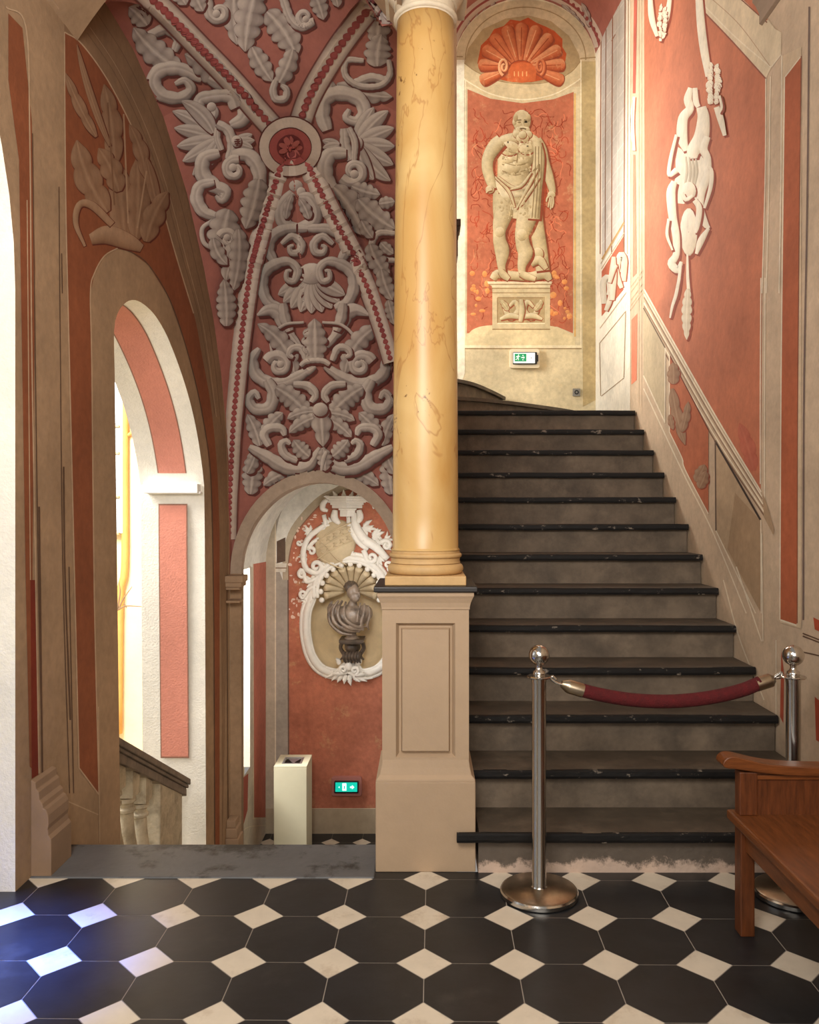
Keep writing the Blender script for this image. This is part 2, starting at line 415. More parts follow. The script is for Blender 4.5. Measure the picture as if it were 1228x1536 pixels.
def marble_shaft():
    m, t, b = nodes('yellow_marble'); N = t.nodes.new; L = t.links.new
    g = N('ShaderNodeNewGeometry'); mp = N('ShaderNodeMapping'); mp.inputs['Scale'].default_value = (1, 1, .38); mp.inputs['Rotation'].default_value = (.25, .2, 0); L(g.outputs['Position'], mp.inputs['Vector'])
    n1 = N('ShaderNodeTexNoise'); n1.inputs['Scale'].default_value = 3.2; n1.inputs['Detail'].default_value = 5; n1.inputs['Distortion'].default_value = 1.2; L(mp.outputs[0], n1.inputs['Vector'])
    r1 = N('ShaderNodeValToRGB'); e = r1.color_ramp.elements; e[0].position = .3; e[0].color = (*srgb(188,142,76), 1); e[1].position = .7; e[1].color = (*srgb(210,176,116), 1); L(n1.outputs['Fac'], r1.inputs['Fac'])
    n2 = N('ShaderNodeTexNoise'); n2.inputs['Scale'].default_value = 2.6; n2.inputs['Detail'].default_value = 4; n2.inputs['Distortion'].default_value = 2.2; L(mp.outputs[0], n2.inputs['Vector'])
    r2 = N('ShaderNodeValToRGB'); e = r2.color_ramp.elements; e[0].position = .485; e[0].color = (0,0,0,1); e[1].position = .515; e[1].color = (0,0,0,1); k = e.new(.5); k.color = (1,1,1,1); L(n2.outputs['Fac'], r2.inputs['Fac'])
    mx = N('ShaderNodeMix'); mx.data_type = 'RGBA'; ml = N('ShaderNodeMath'); ml.operation = 'MULTIPLY'; ml.inputs[1].default_value = .5; L(r2.outputs['Color'], ml.inputs[0]); L(ml.outputs[0], mx.inputs['Factor']); L(r1.outputs['Color'], mx.inputs['A']); mx.inputs['B'].default_value = (*srgb(150,92,40), 1)
    n3 = N('ShaderNodeTexNoise'); n3.inputs['Scale'].default_value = 34; n3.inputs['Detail'].default_value = 3; L(g.outputs['Position'], n3.inputs['Vector'])
    n4 = N('ShaderNodeTexNoise'); n4.inputs['Scale'].default_value = 2.2; L(g.outputs['Position'], n4.inputs['Vector'])
    ad = N('ShaderNodeMath'); ad.operation = 'ADD'; L(n3.outputs['Fac'], ad.inputs[0]); L(n4.outputs['Fac'], ad.inputs[1])
    r3 = N('ShaderNodeValToRGB'); e = r3.color_ramp.elements; e[0].position = .64; e[1].position = .67; sc = N('ShaderNodeMath'); sc.operation = 'MULTIPLY'; sc.inputs[1].default_value = .5; L(ad.outputs[0], sc.inputs[0]); L(sc.outputs[0], r3.inputs['Fac'])
    m2 = N('ShaderNodeMix'); m2.data_type = 'RGBA'; L(r3.outputs['Color'], m2.inputs['Factor']); L(mx.outputs['Result'], m2.inputs['A']); m2.inputs['B'].default_value = (*srgb(120,84,44), 1)
    L(m2.outputs['Result'], b.inputs['Base Color']); b.inputs['Roughness'].default_value = .38
    MATS['yellow_marble'] = m
marble_shaft()
# salt bloom creeping up the first riser
def salt():
    m = MATS['first_riser']; t = m.node_tree; N = t.nodes.new; L = t.links.new; b = t.nodes['Principled BSDF']
    src = b.inputs['Base Color'].links[0].from_socket
    g = N('ShaderNodeNewGeometry'); sx = N('ShaderNodeSeparateXYZ'); L(g.outputs['Position'], sx.inputs[0])
    n = N('ShaderNodeTexNoise'); n.inputs['Scale'].default_value = 9; n.inputs['Detail'].default_value = 9; n.inputs['Roughness'].default_value = .75; L(g.outputs['Position'], n.inputs['Vector'])
    m1 = N('ShaderNodeMath'); m1.operation = 'MULTIPLY_ADD'; L(sx.outputs['Z'], m1.inputs[0]); m1.inputs[1].default_value = -4.4; L(n.outputs['Fac'], m1.inputs[2])
    r = N('ShaderNodeValToRGB'); r.color_ramp.elements[0].position = .3; r.color_ramp.elements[1].position = .42; L(m1.outputs[0], r.inputs['Fac'])
    mx = N('ShaderNodeMix'); mx.data_type = 'RGBA'; L(r.outputs['Color'], mx.inputs['Factor']); L(src, mx.inputs['A']); mx.inputs['B'].default_value = (*srgb(196,172,154), 1)
    L(mx.outputs['Result'], b.inputs['Base Color'])
salt()
M = MATS

# ------------------------------------------------------------------ tiled floors
S = .318
def tiles(name, x0, x1, y0, y1, oy, z, rot=0.0, parent=None):
    bm = bmesh.new(); a = .302*S; g = .0017
    def clipadd(pts, mi):
        P = [p for p in pts]
        for ax, lim, sgn in ((0,x0,1),(0,x1,-1),(1,y0,1),(1,y1,-1)):
            out = []
            for i in range(len(P)):
                p, q = P[i], P[(i+1)%len(P)]; dp, dq = (p[ax]-lim)*sgn, (q[ax]-lim)*sgn
                if dp >= 0: out.append(p)
                if dp*dq < 0: t = dp/(dp-dq); out.append((lerp(p[0],q[0],t), lerp(p[1],q[1],t)))
            P = out
            if len(P) < 3: return
        try: bm.faces.new([bm.verts.new((p[0],p[1],z)) for p in P]).material_index = mi
        except ValueError: pass
    cr, sr = math.cos(rot), math.sin(rot)
    T = lambda x, y: (x*cr-y*sr, oy+x*sr+y*cr)
    for i in range(int((x0-1)/S), int((x1+1)/S)+1):
        for j in range(int((y0-oy)/S)-2, int((y1-oy)/S)+3):
            cx, cy = i*S, j*S; d = a-g*1.4
            clipadd([T(cx+d,cy), T(cx,cy+d), T(cx-d,cy), T(cx,cy-d)], 1)
            cx += S/2; cy += S/2; e = S/2-g; h = S/2-a
            clipadd([T(cx+sx, cy+sy) for sx, sy in ((e,-h),(e,h),(h,e),(-h,e),(-e,h),(-e,-h),(-h,-e),(h,-e))], 0)
    f = bm.faces.new([bm.verts.new(p) for p in ((x0,y0,z-.0015),(x1,y0,z-.0015),(x1,y1,z-.0015),(x0,y1,z-.0015))]); f.material_index = 2
    # body under the tiles
    box(bm, x0, x1, y0, y1, z-.2, z-.004, 2)
    me = bpy.data.meshes.new(name); bm.to_mesh(me); bm.free()
    for m in ('slate_tile', 'marble_tile', 'grout'): me.materials.append(M[m])
    o = link(name, me, parent); return tag(o, kind='structure')
floor = tiles('floor', -2.6, 2.1, -1.2, 3.512, 2.804, 0.0, rot=-.012)
landing = tiles('floor.001', -1.66, .2, 6.95, 8.62, 8.36, -1.84)
# dark kerb strip before the first riser, and the worn threshold slab at the head of the lower flight
tag(boxes('trim_1', [(-1.66, -.21, 3.45, 3.79, -.17, .006)], M['slab_stone'], bevel=.006), kind='structure')
bm = bmesh.new()
for k in range(1, 12): box(bm, -1.66, -.15, 3.79+(k-1)*.287, 3.79+k*.287+.03, -1.95, -.1533*k-.001)
tag(finish('floor.002', bm, M['step_stone']), kind='structure')

# ------------------------------------------------------------------ upper staircase
RZ, TR, Y1 = .182, .2715, 3.505
stairs = tag(empty('staircase', (.95, Y1, 0)), 'broad grey stone staircase with black nosings rising beside the yellow column', 'staircase')
def add_step(k, xa, xb, ya, riser_mat, tread_poly=None):
    zt = RZ*k; z0 = RZ*(k-1)
    bm = bmesh.new(); depth = TR+.12
    box(bm, xa, xb, ya, ya+depth, z0-.02, zt-.036)
    box(bm, xa+.001, xb-.001, ya-.03, ya+depth, zt-.03, zt-.0015, 1)
    bm.faces.ensure_lookup_table()
    o = finish('step', bm, [riser_mat, M['step_tread']], stairs); o.location = -stairs.location
    return o
for k in range(1, 14):
    ya = Y1+(k-1)*TR; xa = .232 if k == 1 else (.222 if k == 2 else .18)
    st = add_step(k, xa, 1.73, ya, M['first_riser'] if k == 1 else M['step_stone'])
    bm = bmesh.new(); xn = .138 if k == 1 else xa
    # slightly worn, wavy edge
    n = 26; zt = RZ*k; top = []; bot = []
    for i in range(n+1):
        x = lerp(xn, 1.729, i/n); w = .004*mnoise.noise(Vector((x*2.2, k*3.1, 0)))+.0015*mnoise.noise(Vector((x*9, k*3.1, 5)))
        top.append((x, zt+w)); bot.append((x, zt-.038+w*.6+.002*mnoise.noise(Vector((x*14, k, 9)))))
    yf, yb = ya-.042, ya-.022
    rows = [[(x, yb+.018, z) for x, z in bot], [(x, yf, z) for x, z in bot], [(x, yf-.004, z+.012) for x, z in bot], [(x, yf-.003, z-.006) for x, z in top], [(x, yf+.004, z) for x, z in top], [(x, yb, z) for x, z in top]]
    V = [[bm.verts.new(p) for p in r] for r in rows]
    for a, b in zip(V, V[1:]):
        for i in range(n): bm.faces.new((a[i], a[i+1], b[i+1], b[i]))
    for i in range(n): bm.faces.new((V[-1][i], V[-1][i+1], V[0][i+1], V[0][i]))
    bm.faces.new([r[0] for r in V]); bm.faces.new([r[-1] for r in V][::-1])
    finish('nosing', bm, M['nosing_black'], st)
def winder(k, plan):
    zt = RZ*k; bm = bmesh.new(); c = cat_rom(plan, n=6)
    prism(bm, c+[(.18, 8.585)], 'z', RZ*12-.02, zt-.03)
    o = finish('step', bm, M['step_stone'], stairs); o.location = -stairs.location
    bm = bmesh.new(); inner = [(x-.1, y+.06) for x, y in c]
    off = [(x+.03, y-.03) for x, y in c]
    prism(bm, off+[(.18, 8.585)], 'z', zt-.032, zt)
    finish('nosing', bm, M['step_tread'], o)
bm = bmesh.new(); box(bm, .18, 1.735, Y1+12*TR+.05, 6.93, RZ*12, RZ*13-.0015)
box(bm, .18, 1.79, 6.93, 8.585, RZ*12, RZ*13-.0015)
o = finish('landing_slab', bm, M['step_tread'], stairs); o.location = -stairs.location
winder(14, [(.18,7.2),(.6,7.42),(1.1,7.85),(1.47,8.24),(1.66,8.585)])
winder(15, [(.18,7.3),(.42,7.6),(.64,8.1),(.82,8.585)])

# ------------------------------------------------------------------ pedestal and column
PC = (.006, 3.724)
ped = tag(empty('column_pedestal', (PC[0], PC[1], 0)), 'tall beige pedestal with a recessed panel, black slab on top, under the yellow column', 'pedestal')
def sq(name, prof, mat, parent=ped, bev=.004):
    bm = bmesh.new(); lathe(bm, prof, sq=4); return finish(name, bm, mat, parent, bevel=bev)
sq('plinth', [(.214, .0), (.214, .385)], M['pedestal_paint'])
sq('base_moulding', [(.214, .383), (.212, .395), (.198, .41), (.192, .44), (.1875, .47), (.1875, .475)], M['pedestal_paint'])
# die with real recessed panels on its faces
def die():
    bm = bmesh.new(); z0, z1, h = .42, 1.125, .187
    for r in range(4):
        Mr = Matrix.Rotation(r*math.pi/2, 4, 'Z')
        def ring(hx, za, zb, y): return [bm.verts.new(Mr @ Vector(p)) for p in ((-hx,-y,za),(hx,-y,za),(hx,-y,zb),(-hx,-y,zb))]
        A = ring(h, z0, z1, h); B = ring(.128, .482, 1.062, h); C = ring(.115, .495, 1.049, h-.026); D = ring(.106, .504, 1.04, h-.024); E = ring(.1, .51, 1.034, h-.002)
        for P, Q in ((A,B),(B,C),(C,D),(D,E)):
            for i in range(4): bm.faces.new((P[i], P[(i+1)%4], Q[(i+1)%4], Q[i]))
        bm.faces.new(E)
    bmesh.ops.remove_doubles(bm, verts=bm.verts, dist=1e-5)
    return finish('die', bm, M['pedestal_paint'], ped)
die()
sq('cornice', [(.187, 1.118), (.191, 1.122), (.191, 1.13), (.195, 1.15), (.203, 1.17), (.208, 1.18), (.208, 1.196), (.2, 1.197)], M['pedestal_paint'], bev=.002)
sq('cap_slab', [(.218, 1.197), (.222, 1.202), (.222, 1.219), (.218, 1.223)], M['slab_black'], bev=.003)
colm = tag(empty('stone_column', (PC[0], PC[1], 1.223)), 'round yellow veined marble column standing on the beige pedestal', 'column')
sq('base_block', [(.176, 0), (.176, .04)], M['base_stone'], colm)
bm = bmesh.new()
pr = []
def torus(z0, z1, r, b):
    n = 8
    for i in range(n+1):
        a = -math.pi/2+math.pi*i/n; pr.append((r-b+b*math.cos(a), (z0+z1)/2+(z1-z0)/2*math.sin(a)))
torus(.04, .088, .172, .022); pr += [(.158,.09),(.155,.1),(.157,.112)]; torus(.113, .134, .165, .01); pr += [(.156,.136),(.154,.146)]
lathe(bm, pr, n=48); finish('base', bm, M['base_stone'], colm, auto=40)
bm = bmesh.new(); pr = [(.158,.146),(.153,.152)]+[(lerp(.149,.129,(t/16)**1.35), .158+t/16*2.38) for t in range(17)]
lathe(bm, pr, n=56); finish('shaft', bm, M['yellow_marble'], colm, smooth=True)
bm = bmesh.new(); pr = [(.131,2.53)]; torus(2.535, 2.56, .146, .012); pr += [(.133,2.565),(.133,2.6)]; torus(2.6,2.612,.145,.006)
pr += [(.143,2.615),(.155,2.63),(.17,2.65),(.175,2.665)]
lathe(bm, pr, n=48); lathe(bm, [(.185,2.66),(.185,2.69),(.195,2.7),(.195,2.72)], sq=4); finish('capital', bm, M['capital_stone'], colm, auto=40)
sq('impost', [(.19,2.72),(.19,3.1)], M['capital_stone'], colm)

# ------------------------------------------------------------------ barrier posts and rope
def stanchion(loc, label):
    t = tag(empty('barrier_post', loc), label, 'post', 'chrome rope barrier posts')
    bm = bmesh.new(); lathe(bm, [(.15,0),(.157,.004),(.157,.018),(.152,.024)], n=56); d = finish('base_rim', bm, M['chrome'], t, auto=35)
    bm = bmesh.new(); lathe(bm, [(.150,.024),(.144,.028),(.06,.031),(.034,.034)], n=56); finish('base_disc', bm, M['chrome_worn'], t, auto=50)
    bm = bmesh.new(); lathe(bm, [(.034,.03),(.031,.036),(.0285,.04),(.0285,.86)], n=32); finish('tube', bm, M['chrome'], t, auto=35)
    bm = bmesh.new(); lathe(bm, [(.0295,.858),(.0295,.874)], n=32)
    lathe(bm, [(.046,.874),(.05,.877),(.05,.88),(.046,.883)], n=32); finish('ring_plate', bm, M['chrome'], t, auto=35)
    bm = bmesh.new(); lathe(bm, [(.024,.883),(.026,.89),(.024,.9),(.015,.906),(.012,.918),(.014,.928),(.02,.934)], n=28)
    finish('neck', bm, M['chrome'], t, auto=50)
    bm = bmesh.new(); ball(bm, (0,0,.965), .0415, 32, 20); finish('finial', bm, M['chrome'], t, smooth=True)
    return t
SA = (.463, 3.305, .0); SB = (1.485, 3.3, .0)
stanchion(SA, 'left chrome barrier post standing free in front of the stairs')
stanchion(SB, 'right chrome barrier post standing behind the wooden bench')
rope = tag(empty('barrier_rope', (.98, 3.33, .8)), 'dark red velvet rope with metal ends hanging between the two chrome posts', 'rope')
def rp(x, y): return atY(x, y, 3.32)
pa = [rp(868,1034), rp(900,1042), rp(950,1050), rp(1005,1052), rp(1060,1047), rp(1110,1036), rp(1140,1024)]
def rel(o): o.location = -o.parent.location; return o
bm = bmesh.new(); tube(bm, pa, .0275, n=18, seg=8); rel(finish('velvet_sleeve', bm, M['velvet'], rope, smooth=True))
for a, b, c in ((rp(874,1036), rp(851,1029), rp(842,1026)), (rp(1134,1027), rp(1156,1020), rp(1161,1018))):
    bm = bmesh.new(); tube(bm, [a, lerp(a,b,.9), b, c], [.0285,.0285,.027,.014], n=18, seg=1); e = rel(finish('end_cap', bm, M['chrome_worn'], rope, auto=40))
for pts in ([rp(845,1027), rp(836,1025), rp(826,1018), rp(829,1015), rp(834,1020)], [rp(1158,1019), rp(1165,1013), rp(1172,1009), rp(1170,1016), rp(1163,1017)]):
    bm = bmesh.new(); tube(bm, pts, .006, n=8, seg=6); rel(finish('hook', bm, M['chrome'], rope, smooth=True))

# ------------------------------------------------------------------ bench along the right wall
bench = tag(empty('wooden_bench', (1.37, 2.3, 0), 0), 'polished brown wooden bench with a scrolled low arm at its far end', 'bench')
BL = 1.55; Yf = 3.09  # far end
bm = bmesh.new(); box(bm, 1.137, 1.6, Yf-BL, Yf, .39, .425); seat = rel(finish('seat', bm, M['oak'], bench, bevel=.008))
boxes_ = lambda n, l, m, bev=.004: rel(boxes(n, l, M[m], bench, bev))
boxes_('apron', [(1.165,1.19,Yf-BL+.06,Yf-.06,.31,.392)], 'oak')
boxes_('end_rail', [(1.19,1.545,Yf-.085,Yf-.06,.3,.392)], 'oak_grain_across')
for y in (Yf-.115, Yf-BL+.05):
    for x in (1.148, 1.535): boxes_('leg', [(x,x+.052,y,y+.06,0,.392)], 'oak_grain_up')
def bench_end(y0, vis):
    boxes_('arm_post', [(1.16,1.226,y0,y0+.05,.425,.585)], 'oak_grain_up')
    boxes_('arm_panel', [(1.226,1.56,y0+.015,y0+.035,.425,.58)], 'oak_grain_up', 0)
    boxes_('panel_moulding', [(1.226,1.56,y0+.006,y0+.016,.556,.572)], 'oak_grain_across', .002)
    bm = bmesh.new()
    top = [(1.094,.617),(1.1,.632),(1.115,.643),(1.14,.645),(1.18,.636),(1.24,.622),(1.32,.612),(1.44,.607),(1.6,.607)]
    bot = [(1.6,.575),(1.44,.574),(1.32,.578),(1.24,.586),(1.18,.594),(1.14,.6),(1.115,.602),(1.1,.606)]
    prism(bm, cat_rom(top, n=4)+cat_rom(bot, n=4), 'y', y0-.012, y0+.066)
    rel(finish('arm_rail', bm, M['oak_grain_across'], bench, bevel=.008))
bench_end(Yf-.075, 1); bench_end(Yf-BL+.01, 0)
boxes_('back_post', [(1.56,1.61,Yf-.07,Yf-.02,.425,.9)], 'oak_grain_up'); boxes_('back_post', [(1.56,1.61,Yf-BL+.02,Yf-BL+.07,.425,.9)], 'oak_grain_up')
boxes_('backrest', [(1.575,1.6,Yf-BL+.07,Yf-.07,.46,.86)], 'oak'); boxes_('back_rail', [(1.555,1.615,Yf-BL,Yf,.88,.93)], 'oak')
# ------------------------------------------------------------------ colours of the painted plaster
CREAM = srgb(204,180,152); CREAM_D = srgb(150,124,98); CREAM_L = srgb(226,212,184); TAN = srgb(172,143,113)
RED = srgb(192,118,92); RED_D = srgb(150,78,56); RED_V = srgb(162,102,90); RED_L = srgb(214,124,96); WHITE = srgb(240,236,226)
LINE_L = srgb(232,218,192); LINE_D = srgb(84,58,44)
XL, XR, XR2, YB = -1.66, 1.74, 1.797, 8.6
ZLOW = -1.84

def flat(sk, outer, holes, col):
    v, t = tess(outer, holes)
    for f in t: sk.face([v[i] for i in f], col)
def path_px(pts, f): return [f(x, y) for x, y in pts]

# lunette edge of the left wall, (Y, Z)
E = [(3.9,3.85),(4.05,4.08),(4.25,4.19),(4.68,4.175),(5.22,4.05),(5.735,3.765),(6.17,3.38),(6.46,3.05),(6.7,2.68),(6.88,2.25),(6.97,1.8),(7.0,1.0)]
# stair-side arched opening in the left wall (falls with the steps), traced once
O1 = [(181,1292),(176,900),(172,560),(171,497),(176,471),(186,456),(198,450),(212,454),(230,470),(246,495),(258,522),(271,557),(282,592),(291,628),(298,665),(303,700),(306,727),(307,800),(308,1100),(309,1292)]
o1 = [atX(x, y, XL) for x, y in O1]
o1 = [o1[0]]+cat_rom([tuple(p) for p in o1[2:17]], step=.06)+[tuple(o1[17]), tuple(o1[-1])]
o1 = [Vector(p) for p in o1]
o2 = [Vector((XL, y, z)) for y, z in [(7.2,-.9),(7.2,.9)]+[(7.51-.31*math.cos(a), .9+.31*math.sin(a)) for a in [math.pi*i/10 for i in range(1,10)]]+[(7.82,.9),(7.82,-.9)]]
o0 = [Vector((XL, y, z)) for y, z in [(.53,.0),(.53,2.45)]+[(1.93-1.4*math.cos(a), 2.45+1.4*math.sin(a)) for a in [math.pi*i/24 for i in range(1,24)]]+[(3.33,2.45),(3.33,.0)]]
sk = Skin()
outer = [Vector((XL, y, z)) for y, z in [(-.6,-.02),(3.6,-.02),(3.8,ZLOW),(7.0,ZLOW)]]+[Vector((XL,y,z)) for y, z in E[::-1]]+[Vector((XL,3.9,5.6)), Vector((XL,-.6,5.6))]
o0b = [Vector((p.x, p.y, max(p.z, .0))) for p in o0]
flat(sk, outer, [o1, o0b], TAN)
flat(sk, [Vector((XL, y, z)) for y, z in ((7.0,ZLOW),(YB,ZLOW),(YB,2.1),(7.0,2.1))], [o2], srgb(216,204,184))
wall_left = tag(sk.build('wall_left', FR), kind='structure')
def reveal(name, loop, x1, strips, mat, parent, skip_bottom=True):
    s = Skin(); n = len(loop)
    for a, b, col in strips:
        for i in range(n-1):
            p, q = loop[i], loop[i+1]
            c = col(i, p, q) if callable(col) else col
            X0, X1 = lerp(p.x, x1, a), lerp(p.x, x1, b)
            s.face([(X0,p.y,p.z),(X0,q.y,q.z),(X1,q.y,q.z),(X1,p.y,p.z)], c)
    return s.build(name, mat, parent)
RW = srgb(232,226,212); RP = srgb(204,134,114)
rv = reveal('window_reveal', o1, -2.14, [(0,1,RW)], ROUGH, wall_left)
reveal('window_reveal', o2, -2.1, [(0,1,RW)], ROUGH, wall_left)
reveal('window_reveal', o0b, -2.5, [(0,1,RW)], ROUGH, wall_left)
# red fields, white lines and the impost block of the tall reveal
bay = [p for p in o1 if p.y > 4.3]
def on_reveal(loop, xa, xb, off, col, sk):
    for i in range(len(loop)-1):
        p, q = loop[i], loop[i+1]; d = (q-p); nrm = Vector((0, d.z, -d.y)).normalized()*off
        sk.face([(xa,p.y+nrm.y,p.z+nrm.z),(xa,q.y+nrm.y,q.z+nrm.z),(xb,q.y+nrm.y,q.z+nrm.z),(xb,p.y+nrm.y,p.z+nrm.z)], col)
sk = Skin()
iz = 1.73
arch = [p for p in o1 if p.z > iz+.08 and p.y > 4.4]
def clipz(za, zb, n=8):
    return [Vector((XL, interp(z, [o1[-1].z, 1.4, 1.75], [o1[-1].y, 6.173, 6.172]), z)) for z in [lerp(za, zb, i/n) for i in range(n+1)]]
for off, xa, xb, col, e in ((.002,-1.782,-1.999,srgb(150,110,92),.012),(.003,-1.79,-1.99,RP,0)):
    on_reveal([p for p in arch], xa, xb, off, col, sk)
    on_reveal(clipz(1.585+e, -.32-e), xa, xb, off, col, sk)
sk.build('red_reveal_panel', ROUGH, wall_left)
bm = bmesh.new(); box(bm, -2.09, -1.685, 6.1, 6.22, iz-.055, iz+.015); box(bm, -2.07, -1.67, 6.13, 6.22, iz-.06, iz-.04)
finish('impost_block', bm, M['facade_white'], wall_left, bevel=.006)

# ------------------------------------------------------------------ right wall
sk = Skin()
flat(sk, [(XR,-.6,-.02),(XR,6.93,-.02),(XR,6.93,6.6),(XR,-.6,6.6)], [], CREAM)
wall_right = tag(sk.build('wall_right', FR), kind='structure'); sk = Skin()
flat(sk, [(XR,6.93,0),(XR2,6.93,0),(XR2,6.93,6.6),(XR,6.93,6.6)], [], CREAM_L)
flat(sk, [(XR2,6.93,0),(XR2,YB,0),(XR2,YB,6.6),(XR2,6.93,6.6)], [], srgb(230,222,204))
wall_right_far = tag(sk.build('wall_right.001', FR), kind='structure')

# ------------------------------------------------------------------ back wall with the oval niche
ZN = zoomed(340, 690, 4.386)
nl = [(800,1338),(770,1330),(745,1350),(722,1372),(640,1345),(585,1270),(560,1170),(553,1090),(560,1000),(585,930),(600,868)]
arcN = [(612,830),(640,770),(690,715),(750,688),(812,680)]
half = cat_rom([atY(*p, YB) for p in ZN(*nl)], n=4)+cat_rom([atY(*p, YB) for p in ZN(*arcN)], n=4)
xm = half[-1][0]; hole = [Vector(p) for p in half]+[Vector((2*xm-p[0], p[1], p[2])) for p in half[::-1][1:-1]]
sk = Skin()
flat(sk, [(-1.68,YB,ZLOW),(.02,YB,ZLOW),(.02,YB,2.2),(-1.68,YB,2.2)], [hole], RED)
flat(sk, [(.02,YB,ZLOW),(1.83,YB,ZLOW),(1.83,YB,7.2),(.02,YB,7.2)], [], srgb(214,198,160))
wall_back = tag(sk.build('wall_back', FRW), kind='structure')
cen = Vector((xm, YB, sum(p.z for p in hole)/len(hole)))
bm = bmesh.new(); rings = []
for k, d in ((1.0,0),(.985,.09),(.93,.17),(.8,.225),(.55,.25),(.2,.26)):
    rings.append([bm.verts.new((cen.x+(p.x-cen.x)*k, YB+d, cen.z+(p.z-cen.z)*k)) for p in hole])
for a, b in zip(rings, rings[1:]):
    for i in range(len(hole)): bm.faces.new((a[i], a[(i+1)%len(hole)], b[(i+1)%len(hole)], b[i]))
bm.faces.new(rings[-1]); finish('niche', bm, M['niche_plaster'], wall_back, smooth=True)
bm = bmesh.new(); box(bm, -1.66, .02, YB-.012, YB, ZLOW, ZLOW+.26)
tag(finish('baseboard_back', bm, mk('baseboard_paint', srgb(176,158,132), .8, var=.12)), kind='structure')

# wall between the two flights, hidden for the most part by the column
sk = Skin()
pm = [(-.12,7.2),(-.12,3.99),(.09,3.97),(.175,4.42),(.175,7.2)]
for (xa, ya), (xb, yb) in zip(pm, pm[1:]+pm[:1]): sk.face([(xa,ya,ZLOW),(xb,yb,ZLOW),(xb,yb,6.8),(xa,ya,6.8)], CREAM)
tag(sk.build('wall_middle', FR), kind='structure')
# end of the wall between the flights, with its dark ledge
tag(boxes('trim_2', [(.1,.312,6.98,7.24,3.97,4.03),(.1,.3,6.99,7.23,3.93,3.97),(.1,.288,7.0,7.22,3.72,3.93)], M['dark_wood'], bevel=.004), kind='structure')

# ------------------------------------------------------------------ painted vault over the lower flight
XC = -.93
RIBF = [(-.93,5.75,4.12),(-1.236,6.387,3.86),(-1.40,6.673,3.476),(-1.56,6.94,3.0),(-1.62,6.98,2.49),(-1.645,6.99,1.98),(-1.655,6.995,1.465),(-1.66,7.0,1.0)]
RIBN = [(-.93,5.75,4.12),(-1.19,5.09,4.22),(-1.37,4.64,4.26),(-1.5,4.3,4.2),(-1.6,4.05,4.05),(-1.66,3.9,3.85)]
rf = cat_rom(RIBF, n=14); rn = cat_rom(RIBN, n=14)
mir = lambda p: (2*XC-p[0], p[1], p[2])
ez = lambda y: interp(y, [e[0] for e in E], [e[1] for e in E])
VV, VF = [], []
def patch(rows):
    b = len(VV); w = len(rows[0])
    for r in rows: VV.extend([tuple(p) for p in r])
    for i in range(len(rows)-1):
        for k in range(w-1): VF.extend([(b+i*w+k, b+i*w+k+1, b+(i+1)*w+k+1), (b+i*w+k, b+(i+1)*w+k+1, b+(i+1)*w+k)])
NW = 36
for fl in (lambda p: p, mir):
    rows = []
    for p in rn[::-1]+rf[1:]:
        q = (XL-(.1 if fl is mir and p[1] < 6.9 else 0), p[1], max(ez(p[1]), .98) if p[1] < 6.98 else min(p[2], ez(p[1])+0)); row = []
        for k in range(NW+1):
            t = k/NW; row.append(fl((lerp(p[0],q[0],t), lerp(p[1],q[1],t), lerp(p[2],q[2],t)+.05*math.sin(math.pi*t)*min(1, abs(p[0]-q[0])*2))))
        rows.append(row)
    patch(rows)
    rows = []                                # half of the far cell: from rib down to the far arch
    for p in rf:
        x = p[0]; u = min(1, abs(x-(-.894))/.77); za = 1.005+.877*math.sqrt(max(0, 1-u*u)); q = (x, 7.05, min(za, p[2])); row = []
        for k in range(NW+1):
            t = k/NW; row.append(fl((x, lerp(p[1],q[1],t), lerp(p[2],q[2],t))))
        rows.append(row)
    patch(rows)
rows = []
for i, p in enumerate(rn):
    t = i/(len(rn)-1); a, b = p, mir(p)
    rows.append([(lerp(a[0],b[0],k/NW), p[1], p[2]+.75*t*4*(k/NW)*(1-k/NW)*.8) for k in range(NW+1)])
patch(rows)
sk = Skin()
for f in VF:
    sk.face([VV[i] for i in f], RED_V)
ceiling = tag(sk.build('ceiling', FRV), kind='structure')
vault_hit = onmesh(VV, VF)

# soffit of the cross arch between the hall and the vault
sk = Skin(); ca = [(lerp(-1.66,-.1,k/40), 3.85+.6*4*(k/40)*(1-k/40)) for k in range(41)]
sk.grid([[(x,3.93,z+.02) for x, z in ca], [(x,3.92,z-.06) for x, z in ca], [(x,3.5,z-.06) for x, z in ca]], TAN)
tag(sk.build('ceiling.003', FR), kind='structure')
# far arch of the lower flight: face ring, soffit, piers
ACX, AZ = -.894, 1.005
inner = [(ACX-.671*math.cos(a), AZ+.78*math.sin(a)) for a in [math.pi*i/32 for i in range(33)]]
outer_ = [(ACX-.766*math.cos(a), AZ+.885*math.sin(a)) for a in [math.pi*i/32 for i in range(33)]]
sk = Skin(); AC = srgb(176,156,136)
for i in range(32):
    (a, b), (c, d) = inner[i], inner[i+1]; (e, f), (g, h) = outer_[i], outer_[i+1]
    sk.face([(a,7.02,b),(c,7.02,d),(g,7.02,h),(e,7.02,f)], AC)
    m0 = (lerp(a,e,.14), lerp(b,f,.14)); m1 = (lerp(c,g,.14), lerp(d,h,.14)); m2 = (lerp(a,e,.06), lerp(b,f,.06)); m3 = (lerp(c,g,.06), lerp(d,h,.06))
    s0, s1_ = (.09+.21*math.sin(math.pi*k/32)**2 for k in (i, i+1)); sk.face([(a,7.02,b),(c,7.02,d),(c,7.02+s1_,d),(a,7.02+s0,b)], srgb(190,170,156))
    sk.face([(e,7.02,f),(g,7.02,h),(g,7.1,h),(e,7.1,f)], AC)
